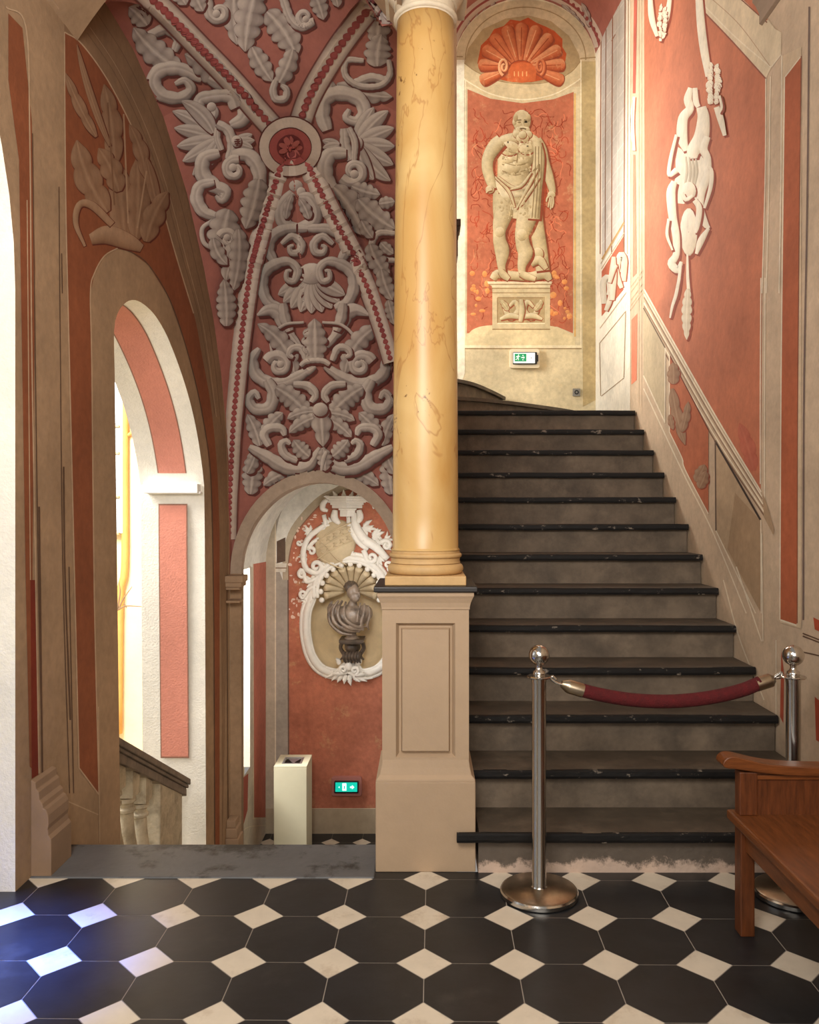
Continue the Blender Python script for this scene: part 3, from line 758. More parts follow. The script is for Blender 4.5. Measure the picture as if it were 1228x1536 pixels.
for xa, xb in ((-1.665,inner[0][0]),(inner[-1][0],-.14)):
    sk.face([(xa,7.02,ZLOW),(xb,7.02,ZLOW),(xb,7.02,AZ),(xa,7.02,AZ)], TAN)
    x = xb if xa < -1 else xa
    sk.face([(x,7.02,ZLOW),(x,7.11,ZLOW),(x,7.11,AZ),(x,7.02,AZ)], CREAM_D)
arch_w = tag(sk.build('wall_arch', FR), kind='structure')
# capital and foot of the small pier that carries the arch
bm = bmesh.new()
for z0, z1, p in ((.945,1.0,.055),(.905,.945,.04),(.88,.905,.022),(.77,.79,.02)): box(bm, XL, -1.565+p, 6.88-p, 7.03, z0, z1)
finish('pier_capital', bm, mk('brown_plaster', srgb(166,138,110), .85, var=.12), wall_left, bevel=.006)
bm = bmesh.new()
for z0, z1, p in ((-1.84,-1.2,.05),(-1.2,-1.12,.035),(-1.12,-1.06,.015)): box(bm, XL, -1.6+p, 6.9-p, 7.03, z0, z1)
finish('pier_foot', bm, M['brown_plaster'], wall_left, bevel=.006)

# ceiling over the lower landing, white with pink scallops
sk = Skin(); NR = 24
def lring(y, cx, rx, rz, z): return [(cx-rx*math.cos(math.pi*i/NR), y, z+rz*math.sin(math.pi*i/NR)) for i in range(NR+1)]
sk.grid([lring(7.12,-.93,.74,.86,1.0), lring(7.9,-.92,.74,.87,1.0), lring(8.62,-.9,.76,.9,.98)], WHITE)
low_ceil = tag(sk.build('ceiling.001', FR), kind='structure')
# vault over the upper landing
def bring(y, cx, rx, rz, z): return [(cx-rx*math.cos(math.pi*i/NR), y, z+rz*math.sin(math.pi*i/NR)) for i in range(NR+1)]
ub = [bring(8.6,1.06,.752,.72,6.2), bring(8.1,1.03,.79,.82,6.1), bring(7.4,.98,.84,.98,5.95), bring(6.9,.95,.9,1.1,5.8)]
sk = Skin(); sk.grid(ub, RED_V); up_ceil = tag(sk.build('ceiling.002', FRV), kind='structure')
UV = [p for r in ub for p in r]; UF = [(r*(NR+1)+k, r*(NR+1)+k+1, (r+1)*(NR+1)+k+1, (r+1)*(NR+1)+k) for r in range(3) for k in range(NR)]
up_hit = onmesh(UV, UF)

# ------------------------------------------------------------------ moulded pilasters
# left: foot and capital of the tall pilaster by the threshold
bm = bmesh.new()
pro = [(0,0),(.115,0),(.115,.16),(.1,.175),(.095,.2),(.1,.22),(.098,.26),(.085,.285),(.07,.29),(.066,.31),(.05,.325),(.045,.36),(.03,.37),(.026,.4),(0,.41)]
prism(bm, [(XL+x*.75, z) for x, z in pro], 'y', 3.46, 3.66)
finish('pilaster_foot', bm, mk('dark_plaster', srgb(138,112,88), .85, var=.15, scale=5), wall_left, bevel=.003)
bm = bmesh.new(); pro = [(0,3.7),(.03,3.71),(.03,3.75),(.05,3.77),(.07,3.82),(.1,3.84),(.1,3.87),(.13,3.89),(.14,3.96),(0,3.96)]
prism(bm, [(XL+x*.55, z+.1) for x, z in pro], 'y', 3.46, 3.7)
finish('pilaster_capital', bm, M['brown_plaster'], wall_left, bevel=.003)
# right: capital of the wide pilaster
bm = bmesh.new(); pro = [(0,4.06),(.03,4.07),(.03,4.12),(.06,4.16),(.09,4.18),(.09,4.22),(.14,4.27),(.15,4.34),(.2,4.38),(.2,4.5),(0,4.5)]
prism(bm, [(XR-x*.6, z-.02) for x, z in pro], 'y', 3.4, 4.22)
finish('pilaster_capital', bm, mk('grey_plaster', srgb(150,128,106), .85, var=.12), wall_right, bevel=.003)
# ================================================================== the frescoes
GREY = [srgb(72,60,56), srgb(112,98,92), srgb(158,144,135), srgb(194,180,168), srgb(220,208,194)]
SAND = [srgb(108,74,54), srgb(140,104,78), srgb(166,132,104), srgb(186,154,124)]
STONE = [srgb(112,92,60), srgb(150,130,92), srgb(184,166,124), srgb(208,192,152), srgb(226,214,180)]
ORNG = [srgb(128,56,30), srgb(162,76,42), srgb(188,94,54), srgb(208,120,76), srgb(226,160,112)]
IVORY = [srgb(168,138,112), srgb(206,188,160), srgb(228,216,192), srgb(238,229,208), srgb(244,238,222)]
DR = srgb(98,54,48)

# ------------------------------------------------------------------ vault
T1 = lambda *p: [(200+a[0]/2.924, a[1]/2.924, *[w/2.924 for w in a[2:]]) for a in p]
T2 = lambda *p: [(300+a[0]/3.8375, 340+a[1]/3.8375, *[w/3.8375 for w in a[2:]]) for a in p]
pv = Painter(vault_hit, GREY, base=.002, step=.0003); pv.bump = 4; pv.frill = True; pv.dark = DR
def chain(T, k):
    one = lambda p: T(p)[0]
    class X: pass
    x = X()
    x.leaf = lambda b, t, w, bend=0, lobes=4, **kw: pv.leaf(one(b), one(t), w/k, bend, lobes, **kw)
    x.rib = lambda pts, ws, **kw: pv.ribbon(T(*pts), [w/k for w in ws] if isinstance(ws, (list, tuple)) else ws/k, **kw)
    x.vol = lambda c, r0, r1, a0, tu, w0, w1, lead=None: pv.scroll(one(c), r0/k, r1/k, a0, tu, w0/k, w1/k, lead=T(*lead) if lead else None)
    x.blob = lambda c, rx, ry, **kw: pv.blob(one(c), rx/k, ry/k, **kw)
    return x
A = chain(T1, 2.924); B = chain(T2, 3.8375)
# --- left cell
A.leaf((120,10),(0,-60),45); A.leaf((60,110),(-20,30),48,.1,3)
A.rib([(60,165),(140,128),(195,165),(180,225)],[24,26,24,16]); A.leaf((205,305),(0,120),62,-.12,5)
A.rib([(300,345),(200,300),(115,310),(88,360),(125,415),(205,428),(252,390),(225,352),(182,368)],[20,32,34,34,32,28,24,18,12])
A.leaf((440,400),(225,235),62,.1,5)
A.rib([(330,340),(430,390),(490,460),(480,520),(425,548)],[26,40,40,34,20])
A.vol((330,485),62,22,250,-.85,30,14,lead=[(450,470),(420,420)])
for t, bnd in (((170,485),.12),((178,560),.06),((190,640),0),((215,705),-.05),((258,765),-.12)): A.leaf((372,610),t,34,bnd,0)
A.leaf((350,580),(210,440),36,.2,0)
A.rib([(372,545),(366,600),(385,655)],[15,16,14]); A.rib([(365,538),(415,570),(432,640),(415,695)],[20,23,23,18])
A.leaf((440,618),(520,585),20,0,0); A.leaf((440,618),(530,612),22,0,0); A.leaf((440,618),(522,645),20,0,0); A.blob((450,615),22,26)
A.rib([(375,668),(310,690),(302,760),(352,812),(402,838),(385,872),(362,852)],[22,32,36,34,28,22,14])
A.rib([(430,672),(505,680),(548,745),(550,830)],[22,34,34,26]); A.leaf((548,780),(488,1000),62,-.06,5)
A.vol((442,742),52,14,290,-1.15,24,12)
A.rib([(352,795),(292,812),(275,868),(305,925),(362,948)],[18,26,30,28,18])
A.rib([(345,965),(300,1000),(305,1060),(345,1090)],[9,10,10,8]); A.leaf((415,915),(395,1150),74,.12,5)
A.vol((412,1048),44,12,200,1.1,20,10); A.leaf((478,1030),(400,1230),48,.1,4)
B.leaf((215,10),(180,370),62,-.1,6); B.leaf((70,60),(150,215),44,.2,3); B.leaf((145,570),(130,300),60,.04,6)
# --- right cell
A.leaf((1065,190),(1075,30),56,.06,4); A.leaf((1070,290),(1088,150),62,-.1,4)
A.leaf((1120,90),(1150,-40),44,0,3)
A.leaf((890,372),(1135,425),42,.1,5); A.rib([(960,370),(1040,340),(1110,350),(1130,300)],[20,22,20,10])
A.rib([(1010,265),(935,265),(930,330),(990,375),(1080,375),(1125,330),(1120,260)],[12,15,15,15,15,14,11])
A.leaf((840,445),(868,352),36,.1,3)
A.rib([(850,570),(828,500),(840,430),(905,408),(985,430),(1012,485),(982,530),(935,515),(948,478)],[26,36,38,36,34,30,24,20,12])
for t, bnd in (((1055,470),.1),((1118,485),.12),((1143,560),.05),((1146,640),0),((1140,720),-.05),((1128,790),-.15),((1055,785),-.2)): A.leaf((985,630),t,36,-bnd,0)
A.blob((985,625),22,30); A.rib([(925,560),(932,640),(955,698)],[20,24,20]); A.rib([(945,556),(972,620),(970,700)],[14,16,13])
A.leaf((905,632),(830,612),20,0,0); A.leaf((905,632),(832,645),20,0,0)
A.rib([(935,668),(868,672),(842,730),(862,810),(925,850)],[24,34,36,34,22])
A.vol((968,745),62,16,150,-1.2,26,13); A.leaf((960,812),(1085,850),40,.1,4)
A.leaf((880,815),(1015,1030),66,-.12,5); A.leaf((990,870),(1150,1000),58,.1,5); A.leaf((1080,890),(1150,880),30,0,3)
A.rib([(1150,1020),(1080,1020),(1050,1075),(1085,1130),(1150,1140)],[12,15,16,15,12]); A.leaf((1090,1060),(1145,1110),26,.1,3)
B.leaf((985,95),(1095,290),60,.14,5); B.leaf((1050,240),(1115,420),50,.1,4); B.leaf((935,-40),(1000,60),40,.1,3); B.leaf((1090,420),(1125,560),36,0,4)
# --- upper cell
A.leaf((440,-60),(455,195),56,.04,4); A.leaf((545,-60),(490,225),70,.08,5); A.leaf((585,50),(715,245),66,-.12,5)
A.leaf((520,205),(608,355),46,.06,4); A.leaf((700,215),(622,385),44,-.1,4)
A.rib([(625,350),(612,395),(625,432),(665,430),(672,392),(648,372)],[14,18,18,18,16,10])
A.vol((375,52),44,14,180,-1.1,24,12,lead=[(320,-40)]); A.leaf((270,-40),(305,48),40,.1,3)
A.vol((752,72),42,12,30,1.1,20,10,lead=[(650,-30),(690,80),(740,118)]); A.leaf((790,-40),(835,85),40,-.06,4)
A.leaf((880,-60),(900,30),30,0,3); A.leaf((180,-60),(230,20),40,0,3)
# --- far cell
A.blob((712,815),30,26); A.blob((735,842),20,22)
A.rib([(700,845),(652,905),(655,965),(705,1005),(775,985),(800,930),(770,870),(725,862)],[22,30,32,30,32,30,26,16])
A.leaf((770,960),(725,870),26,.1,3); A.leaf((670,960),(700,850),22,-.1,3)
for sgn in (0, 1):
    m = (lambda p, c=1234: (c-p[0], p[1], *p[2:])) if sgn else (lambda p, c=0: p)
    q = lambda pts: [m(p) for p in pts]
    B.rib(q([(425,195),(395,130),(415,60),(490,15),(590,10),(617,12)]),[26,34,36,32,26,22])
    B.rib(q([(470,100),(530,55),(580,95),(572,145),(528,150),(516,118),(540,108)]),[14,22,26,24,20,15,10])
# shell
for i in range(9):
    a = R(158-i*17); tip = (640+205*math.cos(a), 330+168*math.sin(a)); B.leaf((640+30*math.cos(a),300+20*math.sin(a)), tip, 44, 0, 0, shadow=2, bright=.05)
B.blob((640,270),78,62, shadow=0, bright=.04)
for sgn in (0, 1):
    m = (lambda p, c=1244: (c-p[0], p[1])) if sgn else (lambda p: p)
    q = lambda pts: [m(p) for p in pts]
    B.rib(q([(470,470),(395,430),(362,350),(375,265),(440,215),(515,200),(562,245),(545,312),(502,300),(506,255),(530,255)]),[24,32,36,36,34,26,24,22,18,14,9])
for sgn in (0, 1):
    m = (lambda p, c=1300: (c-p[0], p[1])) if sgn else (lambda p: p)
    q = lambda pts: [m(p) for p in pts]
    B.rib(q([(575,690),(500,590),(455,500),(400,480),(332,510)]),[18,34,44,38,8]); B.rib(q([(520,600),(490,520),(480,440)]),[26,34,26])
    B.rib(q([(300+120,755),(415,640),(490,565),(600,550)]),[7,9,9,8])
for sgn in (0, 1):
    m = (lambda p, c=1375: (c-p[0], p[1])) if sgn else (lambda p: p)
    q = lambda pts: [m(p) for p in pts]
    B.leaf(m((545,840)), m((335,560)), 62, -.25 if sgn else .25, 6)
    B.rib(q([(660,800),(560,865),(440,905),(335,860),(305,770),(345,700)]),[20,34,38,38,34,16])
    B.rib(q([(390,880),(425,960),(400,1040),(320,1048),(285,995),(318,955),(342,990)]),[30,38,38,34,28,22,14])
    B.vol(m((455,800)), 74, 16, 200 if not sgn else -20, 1.35 if not sgn else -1.35, 34, 14)
    B.leaf(m((440,925)), m((635,1095)), 66, -.12 if not sgn else .12, 6)
    B.rib(q([(540,905),(620,915),(662,965),(640,1008)]),[20,26,24,14])
    B.rib(q([(618,770),(585,700),(535,700),(515,735),(540,752)]),[18,24,22,18,12])
B.leaf((660,780),(655,528),72,0,5); B.rib([(582,800),(620,772),(700,770),(742,792)],[14,17,17,14])
for b, t, w, bd in (((670,1060),(505,1105),38,.15),((675,1090),(515,1185),42,.12),((720,1070),(888,1115),38,-.15),((725,1100),(870,1210),42,-.12)): B.leaf(b, t, w, bd, 4)
B.leaf((690,1010),(708,1262),58,0,3); B.blob((690,1050),44,40)
for sgn in (0, 1):
    m = (lambda p, c=1392: (c-p[0], p[1])) if sgn else (lambda p: p)
    q = lambda pts: [m(p) for p in pts]; g = -1 if sgn else 1
    B.leaf(m((345,1260)), m((275,1080)), 48, .1*g, 4); B.leaf(m((370,1190)), m((480,1070)), 50, -.1*g, 4)
    B.rib(q([(400,1260),(370,1200),(400,1160),(470,1160),(490,1200)]),[22,28,28,26,14])
    B.leaf(m((290,1540)), m((300,1290)), 62, .05*g, 6); B.leaf(m((270,1420)), m((320,1300)), 40, .1*g, 3)
    B.leaf(m((530,1405)), m((365,1490)), 46, .12*g, 4)
    B.rib(q([(285,1268),(380,1320),(500,1385),(620,1375),(690,1270)]),[20,36,42,36,14])
    B.rib(q([(560,1345),(490,1310),(470,1255),(498,1232),(520,1250)]),[20,26,24,20,12]); B.leaf(m((630,1320)), m((540,1225)), 50, -.1*g, 4)
B.leaf((712,1275),(722,1402),46,0,4); B.rib([(700,1400),(712,1330),(730,1290)],[8,14,10], shadow=0)
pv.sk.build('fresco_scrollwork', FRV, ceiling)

# --- ribs with their garlands, centre boss
pr_ = Painter(vault_hit, GREY, base=.014, step=.0003); pr_.dark = DR
RC = srgb(196,178,162); RCD = srgb(158,138,126); GAR = srgb(150,76,72); GARD = srgb(116,54,52)
ribs = [T1((20,-60),(150,60),(290,205),(430,350),(550,490),(640,590)), T1((1110,-60),(960,125),(860,270),(770,430),(715,590)),
        T1((655,700),(580,940),(520,1150))+T2((352,5),(300,200),(268,400),(237,650),(212,900),(190,1150),(178,1400),(170,1560),(165,1800)), T1((755,700),(860,920),(985,1150))+T2((880,180),(962,350),(1048,600),(1100,780))]
RWID = [(17,17), (17,16.5), (17,11.5), (17,12)]
def along(pts, w):
    # the two lower bands are flat fillets standing on the groin edge
    c = cat_rom(pts, step=4); dep = []
    for i, r in enumerate(pr_.strip(c, [w]*len(c), [-1,-.5,0,.5,1])):
        h = [vault_hit(*p) for p in r]; h = [x[0].y for x in h if x]; dep.append(min(h) if h else None)
    dep = [x if x is not None else next((y for y in dep[i:] if y is not None), next(y for y in dep[::-1] if y is not None)) for i, x in enumerate(dep)]
    for _ in range(6): dep = [sum(dep[max(0,i-2):i+3])/len(dep[max(0,i-2):i+3]) for i in range(len(dep))]
    def h(x, y):
        i = min(range(len(c)), key=lambda k: (c[k][0]-x)**2+(c[k][1]-y)**2)
        return (atY(x, y, dep[i]), -ray(x, y).normalized())
    return h
fillet = [None, None, along(ribs[2], 11), along(ribs[3], 11)]
for ri, (pts, (w0, w1)) in enumerate(zip(ribs, RWID)):
    pr_.hit = fillet[ri] or vault_hit
    c = cat_rom(pts, step=5); n = len(c); w = [lerp(w0, w1, i/(n-1)) for i in range(n)]
    us = [-1.1,-1,-.9,-.5,.5,.9,1,1.1]; rows = pr_.strip(c, w, us); cs = [DR, DR, RCD, RC, RC, RCD, DR, DR]; pr_.layer([p for r in rows for p in r])
    pr_.quadgrid(rows, [[mix(DR, RED_V, .3) if k in (0,7) else cs[k] for k in range(8)]]*n, pr_.base)
for ri, (pts, (w0, w1)) in enumerate(zip(ribs, RWID)):
    pr_.hit = fillet[ri] or vault_hit
    c = cat_rom(pts, step=1.5); s = 0; last = -99; stepl = 10.5 if ri < 2 else 8
    for i in range(4, len(c)-4):
        s += math.dist(c[i], c[i-1])
        if s-last < stepl: continue
        last = s; t = i/len(c); k = (1.15 if ri < 2 else .85)*lerp(1, .8, t)
        dx, dy = c[i+3][0]-c[i-3][0], c[i+3][1]-c[i-3][1]; l = math.hypot(dx, dy); dx, dy = dx/l, dy/l
        if ri < 2: pass
        p = c[i]; out = []
        for a, b in ((-7,0),(-3,4.6),(1.5,6.6),(4,5.4),(7,1.2),(7,-1.2),(4,-5.4),(1.5,-6.6),(-3,-4.6)): out.append((p[0]+(dx*a-dy*b*.92)*k, p[1]+(dy*a+dx*b*.92)*k))
        pr_.cells.clear(); gi = int(s/stepl) % 3; pr_.base = .019+gi*.0009
        pr_.poly(out, mix(GAR, GARD, random.random()*.7), smooth=ri < 2)
        pr_.poly([(q[0]-dx*1+(p[0]-q[0])*.35, q[1]-dy*1+(p[1]-q[1])*.35) for q in out], mix(GAR, srgb(160,84,80), .5), smooth=ri < 2)
def circ(c, rx, ry, n=40): return [(c[0]+rx*math.cos(2*math.pi*i/n), c[1]+ry*math.sin(2*math.pi*i/n)) for i in range(n)]
RO = T1((688,640))[0]
pr_.cells.clear(); pr_.base = .034; pr_.inc = .004; pr_.hit = vault_hit
for r, q, c in ((49,47,DR),(47,45,RC),(33,30,DR),(32,28.5,srgb(158,82,76)),(21,19.5,GARD)): pr_.disc(RO, r, q, c)
for i in range(9):
    a = 2*math.pi*i/9; c = (RO[0]+12.5*math.cos(a), RO[1]+12*math.sin(a))
    pr_.poly([(c[0]+6.8*math.cos(b)*math.cos(a)-3.9*math.sin(b)*math.sin(a), c[1]+6.8*math.cos(b)*math.sin(a)+3.9*math.sin(b)*math.cos(a)) for b in [2*math.pi*k/12 for k in range(12)]], srgb(166,92,84))
pr_.disc(RO, 5, 5, GARD, 16, 2); pr_.disc(RO, 4, 4, srgb(170,84,76), 16, 2)
pr_.sk.build('fresco_rib_garlands', FRV, ceiling)

# ------------------------------------------------------------------ left wall
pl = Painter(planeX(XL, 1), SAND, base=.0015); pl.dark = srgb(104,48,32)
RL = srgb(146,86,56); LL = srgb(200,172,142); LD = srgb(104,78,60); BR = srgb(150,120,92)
def outline(P, pts, w, col, step=6): P.line(pts, w, col, step)
# lunette arch band
lun_o = [(136,-20),(155,0),(200,75),(245,175),(280,290),(305,400),(320,480),(331,560),(338,650),(343,800)]
lun_i = [(96,48),(122,66),(162,122),(203,203),(236,290),(264,385),(290,470),(302,530),(316,610),(325,700),(329,800),(332,1000),(333,1290)]
pl.poly([(96,-30),(140,-30)]+lun_o[1:]+lun_i[::-1], BR)
red = cat_rom([(p[0], p[1]) for p in lun_i[:11]], step=8)
pl.poly(red+[(329,1290),(322,1290),(320,1000),(319,800),(316,720),(308,650),(294,578),(274,505),(252,445),(222,397),(196,378),(176,372),(156,384),(141,410),(135,440),(137,545),(140,900),(147,1192),(118,1152),(112,900),(103,520),(98,300)], RL)
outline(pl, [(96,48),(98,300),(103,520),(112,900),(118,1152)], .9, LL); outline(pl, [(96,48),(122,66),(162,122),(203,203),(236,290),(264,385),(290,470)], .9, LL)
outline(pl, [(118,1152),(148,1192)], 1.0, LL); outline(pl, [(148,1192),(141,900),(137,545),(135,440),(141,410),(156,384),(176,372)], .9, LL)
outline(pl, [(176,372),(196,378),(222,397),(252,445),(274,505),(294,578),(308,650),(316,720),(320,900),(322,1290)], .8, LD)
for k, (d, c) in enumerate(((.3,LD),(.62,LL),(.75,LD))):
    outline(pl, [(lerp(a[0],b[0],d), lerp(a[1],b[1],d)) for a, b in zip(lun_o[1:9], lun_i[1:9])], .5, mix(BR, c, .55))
# faded plant over the arch
T0 = lambda *p: [(a[0]/2.924, a[1]/2.924) for a in p]
C0 = lambda p: (p[0]/2.924, p[1]/2.924)
for b, t, w, bd, lo in (((545,1050),(520,720),60,.0,0),((470,930),(335,615),62,-.12,3),((500,720),(455,370),48,.06,3),((480,640),(335,195),16,-.05,0),((420,600),(285,320),26,-.05,3),((595,1050),(600,690),54,.04,3),((640,780),(565,545),34,.1,3),((690,920),(640,690),26,0,0),((640,1060),(735,840),50,-.12,3),((520,840),(430,650),50,.1,3)):
    pl.leaf(C0(b), C0(t), w/2.924, bd, lo, shadow=1.5)
for i, (b, t) in enumerate((((560,980),(540,500)),((500,900),(470,450)),((600,1000),(640,750)))): pl.line(T0(b, t), 1.2, SAND[1] if i % 2 else SAND[3])
pl.ribbon(T0((395,1050),(470,1030),(560,1060),(620,1090)), [8,14,12,6], shadow=1); pl.ribbon(T0((490,985),(400,900),(345,900),(330,980),(370,1080)), [5,6,5,4,2], shadow=1)
# strips beside the openings
pl.poly([(12,20),(33,42),(47,180),(52,400),(48,870),(56,1160),(44,1150),(38,870),(33,560),(28,240),(12,120)], RL)
pl.poly([(45,870),(53,870),(57,1162),(47,1168)], srgb(128,50,32))
for pts, w, c in (([(8,10),(38,40),(44,200),(47,520),(53,870),(58,1160)],1,LL),([(48,200),(52,520),(57,870),(63,1160)],.8,LD),([(58,760),(63,1170)],1.3,LD),([(88,280),(90,520),(94,860),(104,1190)],.7,LD),([(95,700),(97,860),(105,1080)],1.2,LD),([(40,300),(45,870)],.7,LL),([(92,380),(93,440)],.8,LD),([(103,850),(110,1190)],.8,LD)): pl.line(pts, w, c)
pl.line([(92,1198),(147,1222)], .9, LL); pl.line([(92,1198),(84,1215)], .9, LL); pl.line([(147,1060),(149,1265)], .7, LL)
# narrow pier beyond the opening
pl.poly([(347,1068),(357,1062),(356,1255),(346,1262)], srgb(132,54,36)); pl.poly([(348,905),(356,905),(355,1040),(348,1050)], srgb(140,88,64))
pl.line([(340,880),(342,1285)], .7, LD); pl.line([(346,905),(345,1270)], .6, LL)
for x in (350, 353): pl.line([(x,905),(x-1,1040)], .5, LD)
# strip of wall past the far arch
pl.poly([(379,800),(396,770),(399,770),(398,1226),(380,1226)], srgb(198,122,102)); pl.line([(379,1228),(399,1228)], .8, LINE_L); pl.line([(379,800),(380,1228)], .7, LINE_L)
pl.poly([(363,1168),(372,1160),(371,1215),(364,1240)], srgb(176,92,76)); pl.line([(363,1247),(374,1240),(399,1238)], .7, LINE_L)
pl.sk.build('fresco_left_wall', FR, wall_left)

# ------------------------------------------------------------------ right wall
pw = Painter(planeX(XR, -1), IVORY, base=.0015); pw.dark = srgb(146,66,42)
Q1 = lambda *p: [(880+a[0]/3.491, a[1]/3.491) for a in p]; q1 = lambda p: Q1(p)[0]
Q2 = lambda *p: [(880+a[0]/3.072, 420+a[1]/3.072) for a in p]
RR = srgb(194,118,86)
pw.poly([(966,-40),(1048,-40),(1053,12),(1149,116),(1148,300),(1143,420),(1141,735),(1075,628),(1010,515),(967,434)], RR)
pw.poly(Q1((560,-120),(820,-120),(945,-20),(945,95),(985,150),(1020,170),(1018,285),(968,350),(938,412),(600,48)), srgb(222,204,172))
pw.poly(Q1((800,-20),(930,-20),(948,105),(935,110)), RR)
for pts, w, c in ((Q1((600,48),(760,215),(938,412)),1.1,srgb(150,90,70)),(Q1((600,15),(780,195),(965,352)),.9,LINE_L),(Q1((640,-20),(800,130),(960,345)),.6,srgb(190,160,130)),(Q1((790,-20),(945,118)),.9,srgb(140,90,70)),(Q1((968,350),(1018,285)),.8,LINE_L)): pw.line(pts, w, c)
for pts in (Q1((938,412),(935,900),(918,1536)), Q1((962,400),(955,900),(940,1536)), Q2((803,-10),(800,500),(800,940)), Q2((822,-10),(820,600),(820,1030))): pw.line(pts, .8, LINE_L)
pw.line(Q1((1022,290),(1018,900),(1008,1536)), .9, LINE_L)
# grey face of the pilaster and its red panel
pw.poly([(1174,84),(1202,70),(1202,943),(1170,934)], srgb(214,190,158)); pw.poly([(1178,115),(1202,84),(1199,420),(1195,937),(1171,930),(1172,560)], srgb(178,98,64))
pw.line([(1178,115),(1202,84)], .8, LINE_L); pw.line([(1171,930),(1195,938)], 1.2, LINE_L); pw.line([(1177,115),(1172,560),(1170,930)], .8, LINE_L)
pw.line([(1214,10),(1211,300),(1206,600),(1205,930)], 1.3, srgb(120,100,90)); pw.line([(1202,84),(1197,560),(1196,935)], .8, srgb(140,84,60))
for y0, y1 in ((950,964),(954,968),(978,986)): pw.line([(1204,y0),(1240,y1)], 1.0, LD)
pw.poly([(1220,926),(1240,936),(1240,952),(1222,944)], srgb(178,80,52)); pw.poly([(1222,1045),(1240,1060),(1240,1120),(1224,1110)], srgb(178,80,52))
pw.poly([(1172,975),(1176,1010),(1175,1085),(1170,1075)], srgb(178,84,58)); pw.line([(1164,960),(1164,1090)], .7, LINE_L)
# cartouche, festoon and tassels
rr = lambda pts, ws, **k: pw.ribbon(Q1(*pts), [w/3.491 for w in ws], **k)
rr([(585,-60),(598,120),(615,260),(640,400)],[18,22,22,18]); rr([(330,-60),(340,90),(368,190)],[10,16,9]); rr([(440,-40),(420,90),(385,215)],[10,14,7])
rf_ = random.Random(3)
for cx, cy, hw, hh, n in ((668,430,42,120,30), (398,110,26,95,20)):
    for i in range(n):
        v = -1+2*i/(n-1); sg = 1 if i % 2 else -1; b = (cx+sg*hw*.15, cy+v*hh*.8); t = (cx+sg*hw*rf_.uniform(.7,1.15)*(1-.4*abs(v)), b[1]+rf_.uniform(10,44)-20)
        pw.leaf(q1(b), q1(t), 5.0, .12*sg, 3, shadow=1)
rr([(685,560),(705,620),(728,710)],[16,18,10]); rr([(700,500),(712,560),(702,590)],[7,7,4])
pw.poly(Q1((478,770),(520,795),(560,740),(610,790),(632,800),(636,900),(612,1010),(596,1045),(545,1028),(510,1068),(448,1062),(446,985),(466,930),(465,840)), IVORY[3])
rr([(545,460),(530,520),(540,570),(505,620),(500,720),(520,790)],[14,22,22,26,28,14]); rr([(568,460),(572,530),(585,560)],[12,16,12]); rr([(600,560),(612,620),(600,720),(560,790),(560,830)],[26,32,40,36,20])
rr([(470,705),(440,830),(432,915),(472,890)],[8,10,11,16]); rr([(632,715),(612,780),(632,830),(630,920),(600,1010),(595,1090),(620,1170),(642,1195)],[18,22,20,22,22,20,18,8])
for x, l in ((520,150),(538,190),(555,200),(572,150)): pw.ribbon(Q1((x,820+(x-520)*.2),(x+6,900),(x-8,830+l)), [4/3.491,7/3.491,4/3.491], pal=[srgb(150,132,110),srgb(190,176,152),srgb(214,204,180)], shadow=0)
pw.blob(q1((535,1000)), 11, 14); pw.blob(q1((535,1215)), 13, 36, shadow=3)
rr([(460,950),(442,1010),(450,1130),(468,1230),(470,1330),(445,1380),(480,1415),(496,1370)],[16,24,22,20,18,22,18,8]); rr([(560,1040),(590,1090),(580,1180),(572,1220)],[14,16,14,6])
rr([(430,1145),(422,1230),(450,1310)],[7,8,5]); rr([(640,870),(655,900),(650,980),(618,1090)],[8,11,11,7]); rr([(640,1195),(600,1260),(575,1330)],[8,18,8]); rr([(500,1010),(520,1045),(556,1025)],[10,12,8])
rr([(495,1380),(482,1480),(470,1560)],[6,9,8]); rr([(528,1330),(530,1450),(538,1560)],[5,8,10])
pw.ribbon(Q2((428,-10),(412,70),(396,120),(385,175)), [2.4,2.6,2.2,1.2]); pw.leaf(Q2((468,40))[0], Q2((462,275))[0], 8, .03, 6, pal=IVORY[:4])
# rail that climbs with the stairs
def sheared(t0, t1, col):
    a = [(966,434),(1010,513),(1075,627),(1146,752)]; b = [(966,482),(1010,562),(1073,662),(1149,778)]
    return
up = [(966,434),(1012,516),(1077,630),(1142,738)]; lo = [(966,474),(1008,548),(1072,660),(1147,774)]
at = lambda t: [(lerp(p[0],q[0],t), lerp(p[1],q[1],t)) for p, q in zip(up, lo)]
pw.poly(cat_rom(at(0), n=6)+cat_rom(at(1), n=6)[::-1], srgb(200,176,146))
for t, c, w in ((0,srgb(236,222,196),1.1),(.18,srgb(236,222,196),.9),(.3,srgb(150,120,96),.8),(.5,srgb(236,222,196),1),(.62,srgb(150,120,96),.7),(.82,srgb(236,222,196),.9),(1,srgb(130,100,78),1)): pw.line(at(t), w, c)
pw.poly(Q2((262,128),(362,312),(360,655),(262,440)), srgb(196,178,146)); pw.line(Q2((262,128),(362,312)), .9, srgb(120,100,80)); pw.line(Q2((362,312),(361,655)), .7, LINE_L)
for pts in (Q2((262,440),(362,658)), Q2((262,500),(440,880),(580,1160),(735,1536))): pw.line(pts, .9, LINE_L)
pw.poly(Q2((382,345),(470,510),(562,690),(562,1078),(455,875),(440,820),(382,700)), srgb(184,106,72)); pw.line(Q2((382,345),(562,690)), .9, srgb(120,60,40)); pw.line(Q2((382,345),(382,700)), .8, LINE_L); pw.line(Q2((382,700),(440,820),(455,875),(562,1078)), .8, LINE_L)
